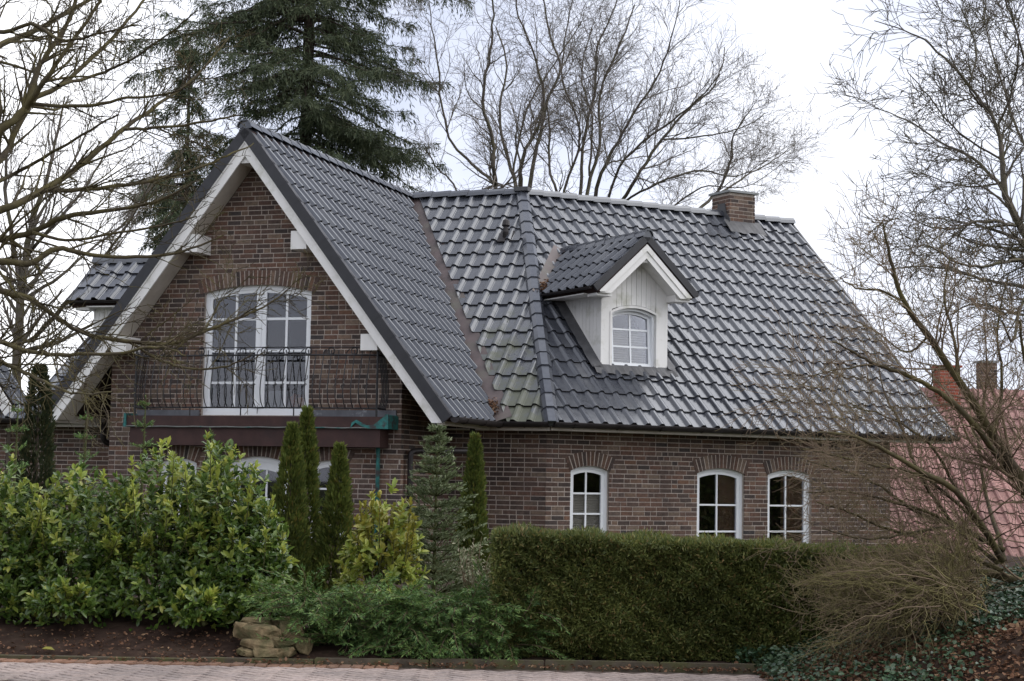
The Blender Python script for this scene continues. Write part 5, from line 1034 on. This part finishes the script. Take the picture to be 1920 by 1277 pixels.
# ------------------------------------------------------------------ tall spruce behind the gable
def spruce(label, base, H, r0, zlo, nb, hvis=1.0, name='spruce_tree', group='spruce trees', trunk=.24):
    """irregular limbs carrying curtains of hanging branchlets"""
    t = thing(name, label, 'spruce', base, group); wood = Wood(); tk, _ = sub([base, base + V(.05, 0, H * .5), base + V(0, 0, H)], 0, 0, 14); wood.tube(tk, np.linspace(trunk, .03, 14), 9); P, D, W_ = [], [], []
    for k in range(nb):
        h = zlo + (hvis - zlo) * rng.uniform(0, 1) if rng.random() < .86 else rng.uniform(hvis, 1); z = base[2] + H * h; a = rng.uniform(0, 2 * np.pi); R = (r0 * (1 - h) ** .75 + .3) * (.78 + .22 * math.sin(a * 2 + h * 17)) * (.8 + .25 * math.sin(h * 41 + a)); l = R * rng.uniform(.55, 1.12); d = V(math.cos(a), math.sin(a), rng.normal() * .12)
        m = 12; pts = [V(base[0], base[1], z)]
        for j in range(m):
            f = j / m; dd = unit(d + UP * (-.42 * math.sin(f * 3.0) + .5 * max(0, f - .5)) + rng.normal(size=3) * .08); pts.append(pts[-1] + dd * l / m)
        pts = np.array(pts); wood.tube(pts, np.linspace(.035 * R / 4 + .01, .006, m + 1), 4)
        ns = int(l * 21); s_ = (rng.uniform(.1, 1, ns) ** .75) * m; i = s_.astype(int).clip(0, m - 1); q = pts[i] + (pts[i + 1] - pts[i]) * (s_ - i)[:, None]; tg = nrm(pts[i + 1] - pts[i]); side = nrm(np.cross(tg, UP)); sg = rng.choice([-1, 1], ns)[:, None]
        ln = rng.uniform(.25, 1, ns) * (.35 + .9 * (1.1 - s_ / m)) * (R / 5 + .3)             # each branchlet runs out sideways, then hangs
        c = 13; u = np.linspace(0, 1, c)[None, :, None]; hang = rng.uniform(.3, 1.3, ns)[:, None, None]; dr = nrm(side * sg + tg * rng.uniform(.2, 1.1, ns)[:, None])[:, None, :]
        Q = q[:, None] + dr * u * ln[:, None, None] - UP * (u ** 2) * hang * ln[:, None, None] * .85; T = dr - UP * 2 * u * hang * .85; T = T / np.linalg.norm(T, axis=2, keepdims=True)
        Q = Q.reshape(-1, 3) + rng.normal(size=(ns * c, 3)) * .03; P.append(Q); D.append(nrm(T.reshape(-1, 3) + rng.normal(size=(ns * c, 3)) * .5 - UP * .25))
    P, D = np.concatenate(P), np.concatenate(D); n = len(P); v, f = cards(P, D, rdir(n), rng.uniform(.10, .24, n), rng.uniform(.016, .034, n), .5); wood.obj('trunk', BK['spruce'], t); tag(link('crown', npmesh('crown', v, f), LM['spruce'], t), kind='stuff'); return t
b_ = at(572, 200, 47); spr = spruce('tall dark spruce towering behind the gable ridge', V(b_[0], 47, 0), 36, 7.6, .19, 285, .5)
b2 = at(345, 420, 44); spruce('smaller spruce behind the left slope of the gable', V(b2[0], 44, 0), 12.6, 4.0, .3, 170, trunk=.1)
def copy_tree(o, loc, label, rz=0.0, sc_=1.0):
    c = o.copy(); col.objects.link(c); c['label'] = label; off = Vector([float(q) for q in loc]); c.location = off
    for ch in o.children:
        k = ch.copy(); col.objects.link(k); k.parent = c; k.matrix_parent_inverse = Matrix.Rotation(rz, 4, 'Z') @ Matrix.Scale(sc_, 4) @ Matrix.Translation(-o.location)
    return c
# trees across the street and beside the plot: unseen, all but the first added only for dark reflections
for k, (x, y, s_, lb) in enumerate(((-20, 18.6, .3, 'spruce left of the road, mirrored in the left leaf of the french door'), (-14, -14, .42, 'unseen spruce added for reflections across the road, furthest left'), (-5, -18, .47, 'unseen spruce added for reflections across the road, left of centre'), (5, -17, .44, 'unseen spruce added for reflections across the road, right of centre'), (15, -14, .47, 'unseen spruce added for reflections across the road, furthest right'), (17, 20, .34, 'unseen spruce added for reflections on the right, nearer the road'), (21, 27, .37, 'unseen spruce added for reflections on the right, nearer the neighbour'))):
    copy_tree(spr, (x, y, 0), lb, 1.3 * k, s_)
# ------------------------------------------------------------------ neighbouring red roofed house on the right
FN = Fr((10.8, 45.5, 0), unit(V(1, .12, 0)), unit(V(-.12, 1, 0))); 
nb_ = thing('neighbour_house', 'neighbouring house with pinkish red tiled roof behind the bare shrub', 'house', FN.P(2, 0, 0))
NZ = 4.25; Tn, Nn = slope_axes(-FN.y, 4.6, 4.3); lnn = math.hypot(4.6, 4.3)
roofplane('roof_slope', FN.P(-3.2, 0, NZ), FN.x, Tn, Nn, lnn, 16, 0, 12, [], MAT['redtile'], nb_, indiv=300, key=lambda q: abs(q[0] - 3.5))
mb = MB(); mb.poly([FN.P(-3.2, 0, NZ), FN.P(8.8, 0, NZ), FN.P(8.8, 4.6, NZ - 4.3), FN.P(-3.2, 4.6, NZ - 4.3)]); mb.obj('roof_slope', MAT['redtile'], nb_)
mb = MB(); mb.poly([FN.P(-3.1, -4.4, -.1), FN.P(-3.1, 4.4, -.1), FN.P(-3.1, 0, NZ - .1)]); mb.poly([FN.P(8.7, -4.4, -.1), FN.P(8.7, 4.4, -.1), FN.P(8.7, 0, NZ - .1)]); mb.obj('wall', MAT['mortar'], nb_)
for x, y, wd, z1, mt in ((.0, -.1, .55, 4.75, 'redbrick'), (1.1, .4, .42, 4.95, 'brick')):
    c_ = at(1775 if x == 0 else 1850, 720, 45.2 if x == 0 else 45.9); fc = Fr((c_[0], c_[1], 0), FN.x, FN.y); mb = MB(); mb.box(fc, -wd / 2 + .006, wd / 2 - .006, -wd / 2 + .006, wd / 2 - .006, 3.2, z1); cm = mb.obj('chimney', MAT['mortar'], nb_)
    for k in range(int((z1 - 3.2) / CH)):
        z = 3.2 + k * CH; xx = -wd / 2 - (.12 if k % 2 else 0)
        while xx < wd / 2 - .03:
            a, b = max(xx, -wd / 2), min(xx + .235, wd / 2)
            if b - a > .02: mb = MB(); mb.box(fc, a, b, -wd / 2, -wd / 2 + .05, z, z + BH); mb.obj('brick', MAT[mt], cm)
            xx += .25
        mb = MB(); mb.box(fc, -wd / 2 - .001, -wd / 2 + .05, -wd / 2 + .052, wd / 2, z, z + BH); mb.obj('brick', MAT[mt], cm)
    mb = MB(); mb.box(fc, -wd / 2 - .04, wd / 2 + .04, -wd / 2 - .04, wd / 2 + .04, z1 + .002, z1 + .06); mb.obj('chimney_cap', MAT['concrete'] if mt == 'brick' else MAT['redbrick'], cm)
# ------------------------------------------------------------------ low garage gable at the left edge
ga = thing('garage', 'low brick garage gable with white barge board at the left edge', 'garage', at(-60, 900, 33.6)); tipg = at(40, 750, 33.3)
FG = Fr((tipg[0] - 2.4, tipg[1] + .8, 0), e1, -n1); xg = (tipg - FG.o) @ e1; zg = tipg[2]; kg = 1.3
apz = zg + xg * kg
mb = MB(); mb.poly([FG.P(-xg + .3, 0, 0), FG.P(xg - .3, 0, 0), FG.P(xg - .3, 0, zg + .2), FG.P(0, 0, apz - .1), FG.P(-xg + .3, 0, zg + .2)]); mb.poly([FG.P(xg - .3, 0, 0), FG.P(xg - .3, 1, 0), FG.P(xg - .3, 1, zg), FG.P(xg - .3, 0, zg)]); wg = mb.obj('wall', MAT['mortar'], ga)
rs = MB(); hpg = halfplanes([(-xg + .3, 0), (xg - .3, 0), (xg - .3, zg + .2), (0, apz - .1), (-xg + .3, zg + .2)])
for k in range(60):
    z = k * CH; x = -xg - (.12 if k % 2 else 0)
    while x < xg:
        pl = clip([(x, z), (x + .235, z), (x + .235, z + BH), (x, z + BH)], hpg)
        if pl and x > xg - 2.2: rs.prism(FG, pl, -.008, .02)
        x += .25
tag(rs.obj('bricks', MAT['brick'], wg), kind='stuff')
for s in (-1, 1):
    Tg, Ng = slope_axes(e1 * s, 1, kg); lg = math.hypot(xg, xg * kg); roofplane('roof_slope', FG.P(0, -.35, apz - .07), -n1, Tg, Ng, lg, max(3, round(lg / .42)), 0, .4, [(1, 0, 0)], MAT['tile'], ga)
band(FG, apz - .08, apz - .44, xg + .03, -.39, -.352, 'barge_board', MAT['white'], k=kg, zcut=zg - .32, parent=ga)

# unseen hedge added on the right to darken reflections in the ground floor panes
t = thing('added_reflection_hedge', 'tall evergreen hedge added unseen on the right to darken the panes', 'hedge', (13.6, 24, 0)); n = 26000
P = np.stack([13.0 + rng.uniform(0, .3, n) + .1 * np.sin(np.arange(n)), rng.uniform(16.5, 31, n), rng.uniform(0, 1, n) * 2.9], 1); v, f = cards(P, nrm(V(-1, 0, .4) + rng.normal(size=(n, 3)) * .7), rdir(n), .16, .06); tag(link('foliage', npmesh('foliage', v, f), LM['yew'], t), kind='stuff')
mb = MB(); mb.box(WF, 13.25, 14.2, 16.6, 30.9, 0, 2.8); mb.obj('inner_wood', BK['brown'], t)
